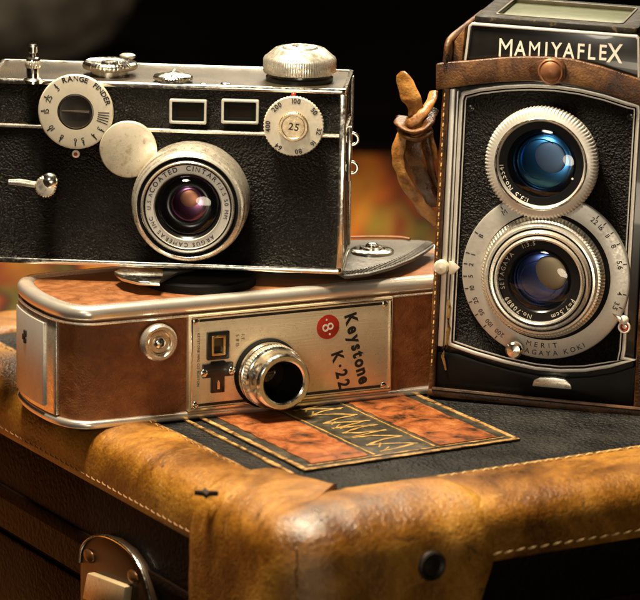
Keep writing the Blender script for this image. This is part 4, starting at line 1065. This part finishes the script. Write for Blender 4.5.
# strap loop and knot on the left side
def V3(px, py, y): u = CP_.f(px, py, -y); return Vector((u[0], y, u[1]))
F1 = Vector((.25, 1, 0))
def band(pts, w, t, name, mat, par, wob=.5, n=8, tip=False, flat=F1):
    b = nb(); P_ = spline(pts, n); ww = [w * (1 + .18 * noise.noise(Vector((k * .25, w, t)))) for k in range(len(P_))]
    if tip:
        for k in range(10): ww[-1 - k] = w * math.sqrt(max(.004, 1 - ((9 - k) / 9) ** 2))
    sweep(b, P_, ww, [min(t, x_ * .5) for x_ in ww], 14, flat, True, wob)
    return obj(name, b, mat, par, 60)
sl = band([V3(429, 160, 26), V3(424, 136, 24), V3(417, 112, 22), V3(409, 94, 21), V3(400, 71.5, 22)], 4.5, .7, 'strap', M_STRAP, cs, .7, 10, True, Vector((.45, 1, .1)))
band([V3(434, 92, 27), V3(430, 104, 22), V3(421, 115, 19), V3(411, 123, 18), V3(405, 125, 22)], 2.0, .9, 'strap_fold', M_STRAP, sl, .6)
band([V3(432, 110, 25), V3(429, 121, 19), V3(421, 131, 15.5), V3(409, 132, 15), V3(401, 124, 18), V3(403, 117, 24)], 2.6, 1.0, 'strap_knot', M_CASE, sl, .7, 8, False, Vector((0, .35, 1)))
band([V3(400, 128, 20), V3(406, 137, 16), V3(418, 139, 15.5), V3(430, 133, 20)], 1.9, 1.1, 'strap_loop', M_CASE, sl, .6, 8, False, Vector((0, .35, 1)))
band([V3(405, 134, 21), V3(398, 148, 21), V3(399, 166, 22), V3(408, 186, 24), V3(422, 206, 26), V3(438, 222, 28)], 2.7, .8, 'strap_tail', M_STRAP, sl, .7)
band([V3(414, 136, 18.5), V3(413, 152, 17), V3(419, 172, 19), V3(427, 190, 22), V3(437, 206, 26)], 3.2, .8, 'strap_tail', M_CASE, sl, .7)
band([V3(425, 134, 21), V3(428, 155, 21), V3(433, 178, 23), V3(439, 198, 26)], 2.0, .7, 'strap_tail', M_CASE, sl, .6)

# ================================================================== light
W_ = bpy.data.worlds.new('World'); S.world = W_; W_.use_nodes = True
bg = W_.node_tree.nodes['Background']; bg.inputs['Color'].default_value = (1.0, .78, .5, 1); bg.inputs['Strength'].default_value = .004

def area(name, loc, tgt, size, power, col, spread=180):
    l = bpy.data.lights.new(name, 'AREA'); l.shape = 'ELLIPSE'; l.size, l.size_y = size[0] * K, size[1] * K; l.energy = power; l.color = col; l.spread = R(spread)
    o = bpy.data.objects.new(name, l); C.objects.link(o); o.location = Vector(loc) * K
    o.rotation_euler = (Vector(tgt) - Vector(loc)).to_track_quat('-Z', 'Y').to_euler(); return o
WARM = (1.0, .82, .58)
area('key_lamp', (-110, -85, 620), (10, -30, 20), (150, 150), 9.6, WARM, 150)
area('low_fill', (30, -1050, -60), (30, 0, 80), (300, 150), .16, (1, .84, .62), 60)  # added unseen fill, gives lenses and flat metal a glow
area('rim_lamp', (60, 620, 560), (20, -20, 20), (500, 200), 4.0, (1, .86, .64), 150)
def spot(name, loc, tgt, deg, blend, power, col, rad):
    l = bpy.data.lights.new(name, 'SPOT'); l.energy = power; l.color = col; l.spot_size = R(deg); l.spot_blend = blend; l.shadow_soft_size = rad * K
    o = bpy.data.objects.new(name, l); C.objects.link(o); o.location = Vector(loc) * K
    o.rotation_euler = (Vector(tgt) - Vector(loc)).to_track_quat('-Z', 'Y').to_euler()
spot('front_fill', (-300, -1150, 480), (25, 0, 108), 16, .6, 14.5, (1, .89, .72), 110)  # added fill, narrow cone brightens the camera fronts
spot('cloth_fill', (0, 500, 700), (20, 640, -110), 50, 1, 8.0, (1, .84, .6), 60)  # added unseen spot to brighten the cloth
sp_ = bpy.data.lights.new('cushion_fill', 'SPOT'); sp_.energy = 17; sp_.color = (1, .88, .7); sp_.spot_size = R(22); sp_.spot_blend = 1; sp_.shadow_soft_size = .05  # added unseen spot that lifts the grey cushion out of the dark
so_ = bpy.data.objects.new('cushion_fill', sp_); C.objects.link(so_); L0 = Vector((g0.x - 100, g0.y - 300, 700)); so_.location = L0 * K
so_.rotation_euler = (Vector((g0.x - 60, g0.y + 100, -60)) - L0).to_track_quat('-Z', 'Y').to_euler()

S.view_settings.view_transform = 'Standard'; S.view_settings.look = 'None'; S.view_settings.exposure = 0; S.view_settings.gamma = 1
S.render.engine = 'CYCLES'
S.render.resolution_x = 1024; S.render.resolution_y = 960
